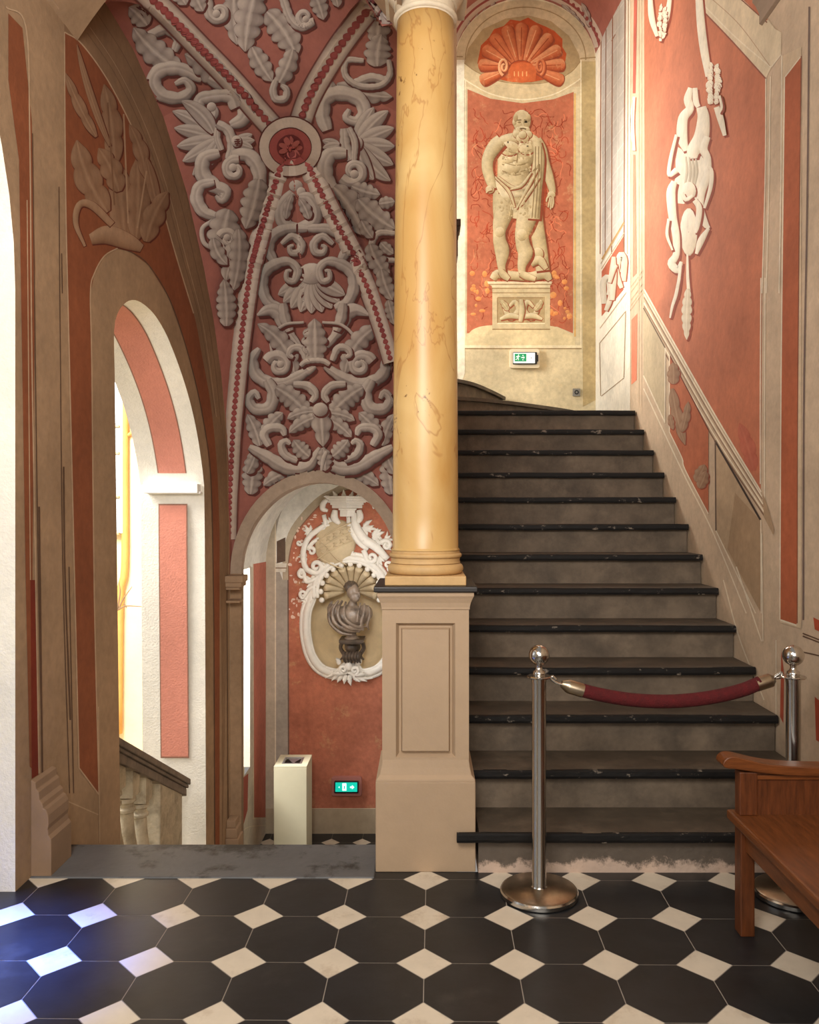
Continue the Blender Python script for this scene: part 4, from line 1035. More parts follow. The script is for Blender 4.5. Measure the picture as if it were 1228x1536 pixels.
for b, t, w in (((400,480),(398,380),10),((395,500),(455,760),9),((440,700),(470,560),7),((505,930),(545,850),10),((520,960),(552,880),9),((385,620),(400,690),5)): pw.leaf(Q2(b)[0], Q2(t)[0], w, .05, 3, pal=SAND, shadow=1)
pw.poly(Q2((592,740),(802,1105),(802,1530),(594,1155)), srgb(188,162,130)); pw.poly(Q2((685,980),(802,1110),(802,1530),(650,1240)), srgb(170,142,110)); pw.line(Q2((592,740),(802,1105)), 1.5, srgb(70,54,44)); pw.line(Q2((594,740),(597,1155)), 1.1, srgb(110,88,72)); pw.line(Q2((597,1155),(780,1536)), .9, LINE_L); pw.line(Q2((804,1105),(806,1536)), .8, LINE_L)
pw.leaf(Q2((770,880))[0], Q2((705,660))[0], 12, .05, 3, pal=[srgb(170,84,62),srgb(190,104,80),srgb(200,120,94)], shadow=0)
pw.poly([(1145,740),(1152,760),(1162,795),(1160,802),(1146,775)], srgb(176,148,116))
# base band by the lower steps
pw.line([(1085,870),(1110,960),(1146,1050)], .9, LINE_L); pw.line([(1105,850),(1143,962)], .9, LINE_L); pw.line([(1143,800),(1145,962)], .7, LINE_L)
pw.sk.build('fresco_right_wall', FR, wall_right)

# far strip of the right wall: painted casement, scroll panel, slim pilaster
pf = Painter(planeX(XR2, -1), IVORY, base=.0015); pf.dark = srgb(176,90,66)
K = lambda *p: [(660+a[0]/3.8375, 320+a[1]/3.8375) for a in p]
BRN = srgb(170,120,92); GL = srgb(214,208,200)
pf.poly(Q1((78,-20),(205,-20),(200,1160),(80,1360)), srgb(224,218,208)); 
for i in range(16):
    y = 40+i*92; pf.line(Q1((82,y+130),(196,y-30)), .5, WHITE)
for x, c, w in ((72,BRN,.7),(98,srgb(150,110,80),.6),(132,BRN,.8),(160,WHITE,.5),(197,BRN,.8),(214,srgb(210,180,150),.7)): pf.line(Q1((x+4,-20),(x,700),(x-2,1330)), w, c)
pf.line(Q1((80,1358),(196,1165)), 1.4, srgb(206,164,104)); pf.line(Q1((130,215),(150,180)), .6, BRN)
pf.poly(K((930,335),(1055,132),(1055,440),(930,592)), srgb(210,118,90))
for sx, sg in ((0,1),(1,-1)):
    b = 965 if not sx else 1035; dy = 0 if not sx else -130
    pf.ribbon(K((b-20*sg,520+dy),(b-25*sg,400+dy),(b+5,370+dy),(b+12*sg,430+dy),(b,470+dy)), [4,5,5,4,2], shadow=1)
    pf.ribbon(K((b-10*sg,560+dy),(b+12*sg,500+dy),(b+22*sg,420+dy)), [3,4,2], shadow=1)
pf.ribbon(K((990,500),(995,360),(1000,250)), [4,6,3], shadow=1); pf.ribbon(K((975,400),(995,330),(1018,300)), [3,4,2], shadow=1)
for pts in (K((920,745),(1070,562)), K((1068,565),(1058,945)), K((928,1052),(1058,948)), K((918,745),(924,1050))): pf.line(pts, .6, srgb(186,160,128))
for pts in (K((925,290),(1060,60)), K((928,320),(1062,110)), K((920,662),(1072,455))): pf.line(pts, .6, srgb(214,190,160))
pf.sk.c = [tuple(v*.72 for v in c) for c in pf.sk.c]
pf.sk.build('fresco_casement', FR, wall_right_far)
pp = Painter(planeX(XR, -1), IVORY, base=.0015); pp.dark = srgb(160,96,74)
pp.poly([(951,-20),(956,-20),(953,140),(949,140)], srgb(186,96,80)); pp.poly([(949.5,232),(953,232),(955,410),(949,416)], srgb(206,130,104)); pp.poly([(947,480),(956,470),(955,570),(947,577)], srgb(216,130,100))
pp.ribbon([(951,145),(948,185),(951,226)], [2,3.2,2], shadow=1); pp.line([(949,150),(948,222)], .4, srgb(190,150,120))
for y in (418,426,438,446,452): pp.line([(945,y+14),(964,y-12)], .6, srgb(190,160,130))
for x in (945.5,958,962): pp.line([(x,-20),(x,610)], .5, srgb(206,180,150))
pp.sk.build('fresco_slim_pilaster', FR, wall_right)

# ------------------------------------------------------------------ back wall, upper flight: shell, statue and frame painted on plaster
pb = Painter(planeY(YB), STONE, base=.0015); pb.dark = srgb(150,74,48)
SH = lambda *p: [(660+a[0]/4.093, a[1]/4.093) for a in p]; s1 = lambda p: SH(p)[0]
CR = srgb(206,184,140); CRL = srgb(236,222,186); CRD = srgb(160,134,94); RB = srgb(188,110,80)
# lunette and niche head
pb.poly([(683,60)]+[(788+105*math.cos(a), 92-92*math.sin(a)) for a in [math.pi-math.pi*i/20 for i in range(21)]]+[(893,130),(683,130)], srgb(206,184,146))
for r0, c in ((1,CRL),(.86,CRD)): pb.line([(788+105*r0*math.cos(a), 90-92*r0*math.sin(a)) for a in [math.pi-math.pi*i/20 for i in range(21)]], .8, c)
pb.poly(SH((150,390),(170,300),(260,180),(400,115),(540,95),(680,130),(790,220),(850,330),(862,385),(800,450),(680,505),(520,520),(350,495),(220,440)), srgb(176,150,108))
pb.poly(SH((140,385),(220,440),(350,495),(520,516),(680,500),(800,445),(865,372),(865,480),(800,540),(680,600),(500,632),(320,605),(200,545),(140,480)), srgb(214,194,152))
pb.line(SH((140,480),(200,520),(320,580),(500,612),(680,585),(800,525),(865,480)), .9, CRL); pb.line(SH((145,385),(220,440),(350,495),(520,516),(680,500),(800,445),(865,372)), .7, CRD)
pb.poly(SH((228,390),(250,280),(300,230),(330,180),(390,160),(430,120),(490,130),(540,108),(590,140),(650,165),(700,190),(750,240),(750,290),(775,330),(760,420),(690,480),(560,505),(440,505),(330,480)), srgb(186,84,44), smooth=False)
for i in range(11):
    a = R(197-i*21.4); b = (495+70*math.cos(a), 410-40*math.sin(a)); t = (500+262*math.cos(a), 408-268*math.sin(a)*1.02+12)
    f = lambda k: (lerp(b[0],t[0],k), lerp(b[1],t[1],k))
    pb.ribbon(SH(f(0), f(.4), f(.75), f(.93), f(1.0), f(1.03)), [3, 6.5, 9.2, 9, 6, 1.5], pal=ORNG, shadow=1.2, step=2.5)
    pb.line(SH(f(.1), f(.9)), .7, ORNG[1] if i % 2 else ORNG[4])
pb.poly(SH((420,430),(440,395),(500,382),(560,392),(590,430),(585,500),(500,510),(410,500)), srgb(204,104,58))
for x in (455,480,505,530): pb.line(SH((x,440),(x,470)), .8, srgb(238,170,110))
for cx, sg, pal in ((390,1,[ORNG[2],ORNG[3],ORNG[4],srgb(248,214,160)]),(612,-1,ORNG)):
    pb.ribbon(SH(*[(cx+sg*(30*(1-t*.8))*math.cos(R(100+t*560)), 425+55*(1-t*.8)*math.sin(R(100+t*560))-15) for t in [i/22 for i in range(23)]]), [2.4, 1.4], pal=pal, shadow=1)
# red field and painted frame
pb.poly([(701,134),(735,148),(783,155),(830,149),(860,138),(859,500),(835,490),(700,500)], RB)
for pts, w, c in (([(698,120),(697,512)],1.0,CRL),([(871,90),(871,522)],.9,CRL),([(684,85),(694,85)],.8,CRD),([(684,118),(697,118)],.7,CRL),([(871,118),(894,118)],.7,CRL),([(870,88),(893,86)],1,CRD),([(692,520),(872,520)],2.0,CRL),([(692,523),(872,523)],.8,CRD),([(862,140),(862,505)],1.2,srgb(222,180,110))): pb.line(pts, w, c)
pb.poly([(872,92),(893,92),(893,600),(874,610)], srgb(186,164,118))
pb.poly([(684,90),(696,90),(697,560),(690,580),(686,560)], srgb(240,230,204))  # near-white strip: the lit left edge, put into the wall colour
random.seed(11)
for i in range(380):     # fine tendrils on the red ground
    x, y = random.uniform(706,856), random.uniform(165,485); a = random.random()*6.28; pts = [(x, y)]
    for k in range(4): a += random.uniform(-1,1.3); pts.append((pts[-1][0]+5*math.cos(a), pts[-1][1]+6*math.sin(a)))
    if all(704 < p[0] < 856 and 162 < p[1] < 488 for p in pts): pb.line(pts, .55, random.choice([srgb(164,66,40), srgb(150,60,36), srgb(224,130,92), srgb(178,76,48)]), step=4)
for i in range(26):
    x, y = random.choice([random.uniform(706,732), random.uniform(826,856)]), random.uniform(400,480)
    pb.blob((x, y), random.uniform(2,5), random.uniform(2,5), pal=[srgb(206,110,60),srgb(222,140,80),srgb(232,170,104)], shadow=0)
# plinth mound
pb.poly(cat_rom([(697,512),(703,500),(714,492),(736,488),(790,487),(826,489),(845,495),(862,508)], step=4)+[(862,518),(697,518)], srgb(222,204,160))
# painted pedestal
G = K
pb.poly(G((300,430),(632,430),(632,668),(300,668)), srgb(206,188,148)); pb.poly(G((272,396),(642,396),(640,408),(632,418),(632,434),(300,434),(296,418),(276,408)), srgb(222,206,168))
for a, b, w, c in (((272,396),(642,396),.8,CRL),((276,410),(640,410),.7,CRD),((298,432),(632,432),.9,CRD),((300,458),(632,458),.7,CRD),((300,668),(632,668),.9,CRD)): pb.line(G(a, b), w, c)
pb.poly(G((330,486),(602,486),(602,632),(330,632)), srgb(178,156,114)); pb.line(G((330,486),(602,486)), .9, CRD); pb.line(G((330,486),(330,632)), .9, CRD); pb.line(G((330,634),(602,634)), .8, CRL)
for sg in (1, -1):
    X = lambda x: 466+sg*(x-466)
    pb.ribbon(G((X(350),500),(X(400),600),(X(450),560),(X(430),510),(X(395),540)), [2,4.5,4.5,3.5,2], shadow=.8); pb.ribbon(G((X(345),610),(X(400),590),(X(460),600)), [2,4.5,3], shadow=.8); pb.leaf(G((X(390),560))[0], G((X(345),500))[0], 5, .1, 3, shadow=.6)
pb.ribbon(G((466,495),(470,560),(462,625)), [3,4.5,3], shadow=.8)
pb.sk.build('fresco_back_wall', FRW, wall_back)
# --- painted statue
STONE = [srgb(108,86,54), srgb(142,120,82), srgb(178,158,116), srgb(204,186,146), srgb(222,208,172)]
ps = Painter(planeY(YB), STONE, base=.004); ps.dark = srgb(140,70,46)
r4 = lambda pts, ws, **k: ps.ribbon(SH(*pts), [w/4.093 for w in ws], **k)
r3 = lambda pts, ws, **k: ps.ribbon(G(*pts), [w/3.8375 for w in ws], **k)
ps.poly(cat_rom(SH((640,1010),(655,1120),(640,1351)), step=4)+SH((560,1351),(560,1100)), srgb(160,72,46))
r3([(300,380),(330,350),(420,360),(520,365),(600,350),(632,385)],[18,26,26,26,30,14], shadow=1)
r3([(545,-60),(560,100),(575,200),(590,330)],[34,40,40,40]); ps.blob(G((562,235))[0], 8.5, 10, shadow=1); r3([(520,290),(570,270),(610,320)],[22,26,14], shadow=1)
# legs
r4([(385,1150),(390,1260),(385,1351)],[60,68,58]); r3([(372,-20),(348,60),(340,110),(342,160),(356,220),(352,300),(360,345)],[58,46,36,38,42,24,20]); r3([(345,330),(365,355),(395,380)],[18,22,14], shadow=1)
ps.blob(G((343,108))[0], 7, 8, shadow=0, bright=.05)
r4([(520,1150),(520,1260),(505,1351)],[62,70,62]); r3([(512,-20),(486,70),(470,130),(478,190),(490,230),(470,300),(470,345)],[62,52,40,42,44,26,20]); r3([(460,345),(495,362),(548,380)],[18,22,14], shadow=1)
ps.blob(G((470,125))[0], 8, 9, shadow=0, bright=.05)
# trunk: broad chest over a heavy belly
r4([(480,845),(470,925),(455,1005),(450,1085),(462,1160)],[104,126,104,100,112])
r4([(350,888),(400,862),(480,850),(560,858),(606,892)],[26,34,36,34,26], shadow=0)
for c, rx, ry in (((425,912),15,11),((530,905),13,11)): ps.blob(s1(c), rx, ry, shadow=.8, bright=.05)
for y in (975,1010,1050): ps.line(SH((380,y),(440,y+14),(530,y-4)), .8, STONE[1])
ps.line(SH((478,930),(470,1000),(462,1080)), .9, STONE[1]); ps.blob(s1((440,1030)), 13, 9, shadow=0, bright=.04); ps.blob(s1((420,985)), 8, 5, shadow=0, bright=.02); ps.blob(s1((510,985)), 8, 5, shadow=0, bright=.02)
# arms and hands
r4([(375,862),(335,900),(295,970),(290,1040),(308,1110),(325,1160)],[40,44,37,34,30,22]); ps.blob(s1((305,1165)), 6.5, 6, shadow=1)
for dy in (0, 8, 16): r4([(318,1150+dy),(292,1158+dy),(282,1170+dy)],[6,6,4], shadow=.5)
r4([(585,860),(615,920),(638,1000),(664,1080),(686,1160),(690,1190)],[36,38,32,29,22,17]); ps.blob(s1((682,1200)), 6, 6.5, shadow=.8)
for p, q, z in (((672,1200),(655,1220),(652,1240)),((676,1210),(668,1250),(662,1275)),((684,1212),(680,1260),(676,1288)),((692,1206),(694,1250),(686,1278))): r4([p, q, z],[6,6,4], shadow=.5)
# cloak over the arm and round the hips
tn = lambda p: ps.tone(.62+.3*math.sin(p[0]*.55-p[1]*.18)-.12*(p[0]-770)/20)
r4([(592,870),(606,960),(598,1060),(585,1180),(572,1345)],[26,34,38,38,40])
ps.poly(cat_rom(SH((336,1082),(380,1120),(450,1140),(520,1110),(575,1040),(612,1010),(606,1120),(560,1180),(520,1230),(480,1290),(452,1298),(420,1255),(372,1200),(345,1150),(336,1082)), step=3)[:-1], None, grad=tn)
for pts in ((340,1092),(420,1175),(458,1275)),((352,1085),(440,1150),(500,1150)),((600,1040),(540,1150),(468,1285)),((610,1090),(550,1180),(490,1270)),((560,1060),(500,1140),(430,1165)):
    ps.ribbon(SH(*pts), [1.4,2.4,1.2], shadow=.7)
for x in (585,604,622): ps.line(SH((x,900),(x-4,1100),(x-22,1340)), .7, STONE[1])
r4([(420,1345),(440,1260),(452,1300)],[3,5,3], shadow=0)
# neck, head, beard
r4([(500,790),(490,850)],[44,56], shadow=0); ps.blob(s1((500,745)), 13.5, 17, shadow=1.5); ps.blob(s1((455,752)), 3, 5, shadow=0)
for c in ((485,752),(525,750)): ps.blob(s1(c), 2.6, 1.4, pal=STONE[:3], shadow=0, bright=-.2)
ps.line(SH((472,740),(498,738)), .8, STONE[0]); ps.line(SH((514,738),(538,742)), .8, STONE[0]); ps.ribbon(SH((505,745),(508,765),(510,778)), [1.2,1.8,2.2], shadow=0); ps.blob(s1((505,822)), 11.5, 12, shadow=1.2)
for c, r in (((480,800),5),((530,800),5),((470,825),6),((540,828),6),((490,850),6),((520,852),6),((505,830),6)): ps.blob(s1(c), r, r, shadow=.6)
ps.line(SH((488,794),(508,790),(528,795)), 1, STONE[0]); ps.poly(circ(s1((500,700)), 10, 4.5), STONE[3])
for x in (455, 545): ps.blob(s1((x+8 if x < 500 else x-4,725)), 3.5, 6, shadow=0, pal=STONE[:4])
for y, xs in ((925,(395,560)),(1000,(390,545)),(1060,(385,540))): ps.ribbon(SH((xs[0],y),((xs[0]+xs[1])/2,y+16),(xs[1],y-6)), [.5,.9,.5], pal=STONE[:3], shadow=0)
mt = random.Random(8)
for lim, n in (((372,870,560,1080),70),((360,1200,440,1340),26),((480,1200,560,1340),26)):
    for i in range(n): ps.blob(s1((mt.uniform(lim[0],lim[2]), mt.uniform(lim[1],lim[3]))), mt.uniform(.8,2.2), mt.uniform(.8,2.6), pal=[mix(STONE[2],STONE[3],.2),mix(STONE[2],STONE[3],.8)] if mt.random() < .5 else [mix(STONE[1],STONE[2],.5),mix(STONE[2],STONE[3],.4)], shadow=0, n=8)
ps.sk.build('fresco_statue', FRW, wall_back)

# painted edges of the little vault over the upper landing
pu = Painter(up_hit, GREY, base=.003, step=.0005); pu.dark = DR
edge = lambda r, dx=0: [(788+r*math.cos(a)+dx, 88-r*.9*math.sin(a)) for a in [math.pi-math.pi*i/24 for i in range(25)]]
pu.line(edge(108), 3.2, RC); pu.line(edge(113), 1.6, GAR); pu.line(edge(118), 3, RC)
for b, t, w in (((700,62),(716,20),5),((706,48),(728,12),5),((722,30),(742,2),5),((868,40),(842,6),6),((880,60),(858,20),5),((690,70),(704,30),4),((884,40),(872,4),5)): pu.leaf(b, t, w, .1, 3, shadow=1)
for i in range(14):
    a = R(6+i*5); pu.blob((788+114*math.cos(a), 90-106*math.sin(a)), 2.6, 3.4, pal=[GARD, GAR], shadow=0)
pu.sk.build('fresco_little_vault', FRV, up_ceil)

# ------------------------------------------------------------------ back wall, lower landing
pd = Painter(planeY(YB), GREY, base=.0015); pd.dark = DR
pd.poly([(396,760),(433,760),(433,1252),(396,1252)], srgb(196,182,160)); pd.poly([(413,740),(432,740),(432,1160),(432,1250),(413,1250)], srgb(178,168,154))
lun = [(433,870),(433,840),(441,806),(459,780),(482,756),(502,745),(521,735),(560,738),(590,760)]; lun2 = [(424,870),(424,838),(432,800),(452,770),(477,745),(500,733),(521,724),(562,726),(592,748)]
pd.poly(cat_rom(lun2, n=4)+cat_rom(lun, n=4)[::-1], srgb(190,174,150)); pd.poly(cat_rom([(p[0]-5-6*(i < 5), p[1]-30) for i, p in enumerate(lun2)], n=4)+cat_rom(lun2, n=4)[::-1], WHITE)
pd.line(lun, .8, srgb(150,110,90)); pd.line([(432,870),(433,1250)], 1.0, srgb(120,96,84)); pd.line([(413,760),(413,1250)], .9, LINE_L)
pd.poly([(415,812),(428,806),(428,842),(415,845)], srgb(104,84,70)); pd.poly([(413,845),(430,845),(428,858),(414,858)], srgb(232,224,208)); pd.line([(413,852),(430,852)], .8, CREAM_D)
pd.poly([(433,1213),(590,1213),(590,1252),(433,1252)], srgb(170,152,126)); pd.line([(433,1213),(590,1213)], .8, LINE_L)
random.seed(5)
for i in range(50):    # flaked patches by the stucco
    t = random.random()**1.5; x = 434+random.random()*22; y = lerp(770, 935, random.random()); pd.blob((x+max(0, 830-y)*.35, y), random.uniform(.8,3.2), random.uniform(.8,3), pal=[srgb(226,190,170),srgb(240,214,196)], shadow=0)
pd.sk.build('fresco_lower_wall', FR, wall_back)

# ================================================================== stucco cartouche round the niche
def cz(x, y, d=0.0): return Vector(atY(*ZN((x, y))[0], YB))+Vector((0, -d, 0))
def at0(o): o.location = -o.parent.location; return o
def leaf3(bm, base, tip, w, lobes=4, bend=0.0, h=.5, d0=.02):
    """small domed acanthus leaf lying on the wall; base and tip in the wall's own plane"""
    b, t = Vector(base), Vector(tip); ax = t-b; L = ax.length; ax.normalize(); side = Vector((ax.z, 0, -ax.x)); n = 14; rows = []
    for i in range(n+1):
        u = i/n; c = b+ax*L*u+side*L*bend*math.sin(math.pi*u); k = abs(math.sin(math.pi*lobes*u)) if lobes else 1
        ww = w*(.35+.65*math.sin(math.pi*min(1, u*.9+.1)**.8))*(1-u**6)*(.68+.32*k)+1e-4
        rows.append([bm.verts.new(c+side*ww*v+Vector((0, -d0-(1-v*v)*w*h*(1-.3*abs(v) if v else .8)-(.25*w*u*u), 0))) for v in (-1,-.55,0,.55,1)])
    for r, s in zip(rows, rows[1:]):
        for k in range(4): bm.faces.new((r[k], r[k+1], s[k+1], s[k]))
    for k in (0, 4):                      # edges run back to the plaster
        for r, s in zip(rows, rows[1:]):
            p, q = (bm.verts.new((v.co.x, YB, v.co.z)) for v in (r[k], s[k])); bm.faces.new((r[k], s[k], q, p))
car = tag(empty('stucco_cartouche', (xm, YB, cen.z)), 'white stucco cartouche with shell, shield and scrolls framing the niche on the red wall', 'wall ornament')
def off_loop(loop, d, fwd):
    out = []; n = len(loop)
    for i in range(n):
        t = loop[(i+1)%n]-loop[i-1]; nn = Vector((t.z, 0, -t.x)).normalized()
        if nn.dot(loop[i]-cen) < 0: nn = -nn
        out.append(loop[i]+nn*d+Vector((0, -fwd, 0)))
    return out
bm = bmesh.new()
for d, f, r in ((.012,.006,.014),(.05,.0,.044),(.1,.002,.022)): tube(bm, off_loop(hole, d, f), r, n=10, seg=1, closed=True)
at0(finish('frame', bm, M['stucco'], car, smooth=True))
bm = bmesh.new()
bl = off_loop(hole, .03, .022); bl = [q_ for p, r_ in zip(bl, bl[1:]+bl[:1]) for q_ in (p, (p+r_)/2)]
tube(bm, bl, [.011 if k % 2 else .005 for k in range(len(bl))], n=7, seg=1, closed=True)
at0(finish('bead_row', bm, M['stucco'], car, smooth=True))
# shell hood in the head of the niche
bm = bmesh.new(); sc_ = (815, 870)
for i in range(11):
    a = R(188-i*19.6); p0 = cz(sc_[0]+50*math.cos(a), sc_[1]-35*math.sin(a), -.1); p1 = cz(sc_[0]+125*math.cos(a), sc_[1]-120*math.sin(a), -.03); p2 = cz(sc_[0]+170*math.cos(a), sc_[1]-165*math.sin(a), .03)
    tube(bm, [p0, p1, p2], [.012,.034,.04], n=10, seg=4)
at0(finish('shell', bm, M['stucco_tan'], car, smooth=True))
bm = bmesh.new()
for i in range(13):
    a = R(196-i*17.6); c = cz(sc_[0]+196*math.cos(a), sc_[1]-186*math.sin(a), .02); ball(bm, c, (.03,.03,.03), 10, 7)
for k, r in ((1.0,.02),(1.1,.026)):
    tube(bm, [cz(sc_[0]+220*k*math.cos(a), sc_[1]-205*k*math.sin(a), .025) for a in [R(190-i*20) for i in range(11)]], r, n=10, seg=4)
at0(finish('shell_arch', bm, M['stucco'], car, smooth=True))
# shield
bm = bmesh.new(); ball(bm, cz(715, 545, .0), (.215,.09,.25), 28, 18, Matrix.Rotation(R(20), 3, 'Y'))
for dy in (-62, 0, 60): tube(bm, [cz(600,590+dy,.05), cz(715,520+dy,.1), cz(830,470+dy,.06)], .008, n=6, seg=5)
rnd = random.Random(4)
for dy in (-32, 30):
    for k in range(5):
        x = 630+k*44; y = 585+dy-(x-600)*.5; c = cz(x, y, .088)
        for s_ in (-1, 1): tube(bm, [c+Vector((-.02, 0, -.02*s_)), c+Vector((.02, -.004, .02*s_))], .007, n=5, seg=1)
        ball(bm, c+Vector((0,-.004,.018)), .009, 6, 5)
tube(bm, [cz(610,640,.04), cz(700,690,.05), cz(780,720,.04)], .008, n=6, seg=4); tube(bm, [cz(650,560,.08), cz(720,640,.085), cz(790,690,.05)], .007, n=6, seg=4)
at0(finish('shield', bm, M['stucco_tan'], car, smooth=True))
# scrolls and foliage
def spiral(bm, cx, cy, r0, r1, a0, turns, w0, w1, lead=(), d=.03):
    pts = [cz(*p, d) for p in lead]; ws = [w0]*len(pts); n = max(8, int(abs(turns)*12))
    for i in range(n+1):
        t = i/n; a = R(a0)+turns*2*math.pi*t; r = lerp(r0, r1, t**.8); pts.append(cz(cx+r*math.cos(a), cy+r*math.sin(a), d+.012*t)); ws.append(lerp(w0, w1, t))
    tube(bm, pts, ws, n=8, seg=2)
bm = bmesh.new()
for sg in (1, -1):
    X = (lambda x: x) if sg == 1 else (lambda x: 1626-x)
    sp = lambda cx, cy, r0, r1, a0, tu, w0, w1, lead=(), d=.03: spiral(bm, X(cx), cy, r0, r1, a0 if sg == 1 else 180-a0, tu*sg, w0, w1, [(X(p[0]), p[1]) for p in lead], d)
    if sg == 1:
        sp(590,700,45,8,80,-1.2,.03,.016,[(650,430),(560,490),(515,560),(505,650),(530,720)])
        sp(560,600,30,6,200,1.1,.022,.012,[(640,500),(570,540)])
        sp(670,450,28,6,150,1.1,.024,.012,[(640,360),(650,410)])
        sp(480,545,18,5,0,1.1,.016,.01)
    else:
        tube(bm, [cz(840,350,.03), cz(850,430,.05), cz(905,520,.05), cz(980,570,.05), cz(1060,650,.04)], [.03,.045,.05,.045,.03], n=10, seg=5)
        tube(bm, [cz(800,370,.03), cz(815,450,.04), cz(870,540,.04), cz(930,590,.04)], [.02,.03,.03,.02], n=10, seg=5)
        spiral(bm, 955, 640, 42, 8, 200, -1.3, .028, .014, [(900,590)]); spiral(bm, 1050, 560, 40, 8, 180, 1.3, .026, .014, [(985,520)])
        spiral(bm, 1060, 690, 30, 6, 100, -1.2, .022, .012)
    sp(500,750,30,7,270,-1.3,.022,.012,[(590,780),(540,800),(520,790)])
    sp(505,880,26,7,90,1.2,.02,.011,[(575,830),(540,850)])
at0(finish('scrolls', bm, M['stucco'], car, smooth=True))
bm = bmesh.new(); rnd = random.Random(9)
def spray(x, y, n, r, w, a0=0, a1=360):
    for i in range(n):
        a = R(lerp(a0, a1, (i+.5)/n)+rnd.uniform(-9,9)); rr_ = r*rnd.uniform(.8,1.15)
        leaf3(bm, cz(x, y), cz(x+rr_*math.cos(a), y+rr_*math.sin(a)), w*rnd.uniform(.8,1.15), 3, rnd.uniform(-.1,.1), .6, .02)
spray(690,430,6,70,.026,120,300); spray(665,470,5,60,.024,100,260); spray(545,470,5,50,.02,90,300); spray(520,640,5,50,.02,100,260); spray(800,625,7,50,.022,180,360); spray(900,440,6,80,.026,-60,120); spray(960,500,7,80,.028,-70,60)
spray(1030,540,7,70,.026,-80,60); spray(1000,640,6,60,.024,-40,140); spray(560,800,5,60,.022,90,250); spray(530,930,4,50,.018,90,250); spray(600,850,5,50,.02,60,220); spray(1040,850,5,50,.02,-60,90)
for x, y, t in ((800,1395,(700,1385)),(800,1395,(905,1385)),(790,1400,(650,1430)),(815,1400,(960,1432)),(770,1410,(730,1460)),(835,1410,(880,1455)),(790,1410,(775,1470)),(812,1410,(820,1480)),(760,1400,(690,1450)),(845,1400,(925,1452)),(745,1340,(720,1300)),(860,1340,(885,1300))): leaf3(bm, cz(x, y), cz(*t), .028, 4, .08, .6, .04)
at0(finish('foliage', bm, M['stucco'], car, smooth=True))
bm = bmesh.new(); spiral(bm, 770, 1372, 30, 6, 90, 1.3, .022, .012, [(700,1400)], .05); spiral(bm, 845, 1378, 30, 6, 90, -1.3, .022, .012, [(910,1405)], .05); ball(bm, cz(805,1352,.05), (.04,.03,.05), 12, 9)
at0(finish('lower_scrolls', bm, M['stucco'], car, smooth=True))
# broken cornice on top
bm = bmesh.new()
def slab(y0, y1, xl, xc, xr, dc, ds):
    pl_ = [(cz(xl,0).x, YB-.0), (cz(xl,0).x, YB-ds), (cz(xc,0).x, YB-dc), (cz(xr,0).x, YB-ds), (cz(xr,0).x, YB)]
    prism(bm, pl_, 'z', cz(0,y1).z, cz(0,y0).z)
for y0, y1, e, d in ((238,252,0,.2),(252,268,8,.18),(268,282,2,.16),(282,296,16,.13),(296,318,26,.1)): slab(y0, y1, 668+e, 797, 918-e, d, .06 if d > .12 else .03)
slab(318,372,748,797,848,.09,.06); slab(318,330,740,797,856,.11,.08)
at0(finish('cornice', bm, M['stucco'], car, bevel=.004))
bm = bmesh.new()
tube(bm, [cz(668,262,.05), cz(640,285,.05), cz(636,320,.05), cz(668,335,.05)], [.02,.03,.03,.015], n=8, seg=5); tube(bm, [cz(915,262,.05), cz(955,270,.05), cz(990,300,.04), cz(960,315,.04)], [.02,.03,.026,.014], n=8, seg=5)
tube(bm, [cz(716,330,.05), cz(712,380,.06), cz(745,420,.05)], [.028,.04,.02], n=8, seg=5); tube(bm, [cz(872,330,.05), cz(880,380,.06), cz(850,420,.05)], [.028,.036,.02], n=8, seg=5)
for x, t in ((690,(640,240)),(720,(700,205)),(760,(770,195)),(800,(830,205)),(850,(870,215)),(900,(950,230)),(940,(1000,285))): leaf3(bm, cz(x,262), cz(*t), .024, 3, .1, .6, .05)
at0(finish('cornice_scrolls', bm, M['stucco'], car, smooth=True))
# bracket with a bearded mask
bm = bmesh.new()
bp = lambda x, y, Y=8.5: Vector(atY(*ZN((x, y))[0], Y))
for c, r in (((822,1240),(.085,.1,.075)),((822,1290),(.07,.08,.07)),((790,1225),(.035,.05,.025)),((850,1225),(.035,.05,.025)),((822,1250),(.022,.05,.035))):
    p = bp(*c); p.y = 8.6; ball(bm, p, r, 14, 10)
for x in (775,795,815,835,855,872): tube(bm, [bp(x,1265)+Vector((0,.03,0)), bp(x-6,1300)+Vector((0,.0,0)), bp(x+4,1340)+Vector((0,.05,0))], [.016,.02,.008], n=7, seg=4)
for sg in (1, -1):
    X = lambda x: 822+sg*(x-822); tube(bm, [bp(X(760),1190)+Vector((0,.04,0)), bp(X(745),1240)+Vector((0,.04,0)), bp(X(770),1290)+Vector((0,.05,0)), bp(X(745),1320)+Vector((0,.06,0))], [.022,.02,.022,.008], n=7, seg=4)
for z0, z1, e in ((1178,1196,0),(1196,1206,14)): box(bm, bp(742+e,0).x, bp(902-e,0).x, 8.42+e*.001, 8.72, bp(0,z1).z, bp(0,z0).z)
at0(finish('bracket', bm, M['bronze_dark'], car, auto=45))

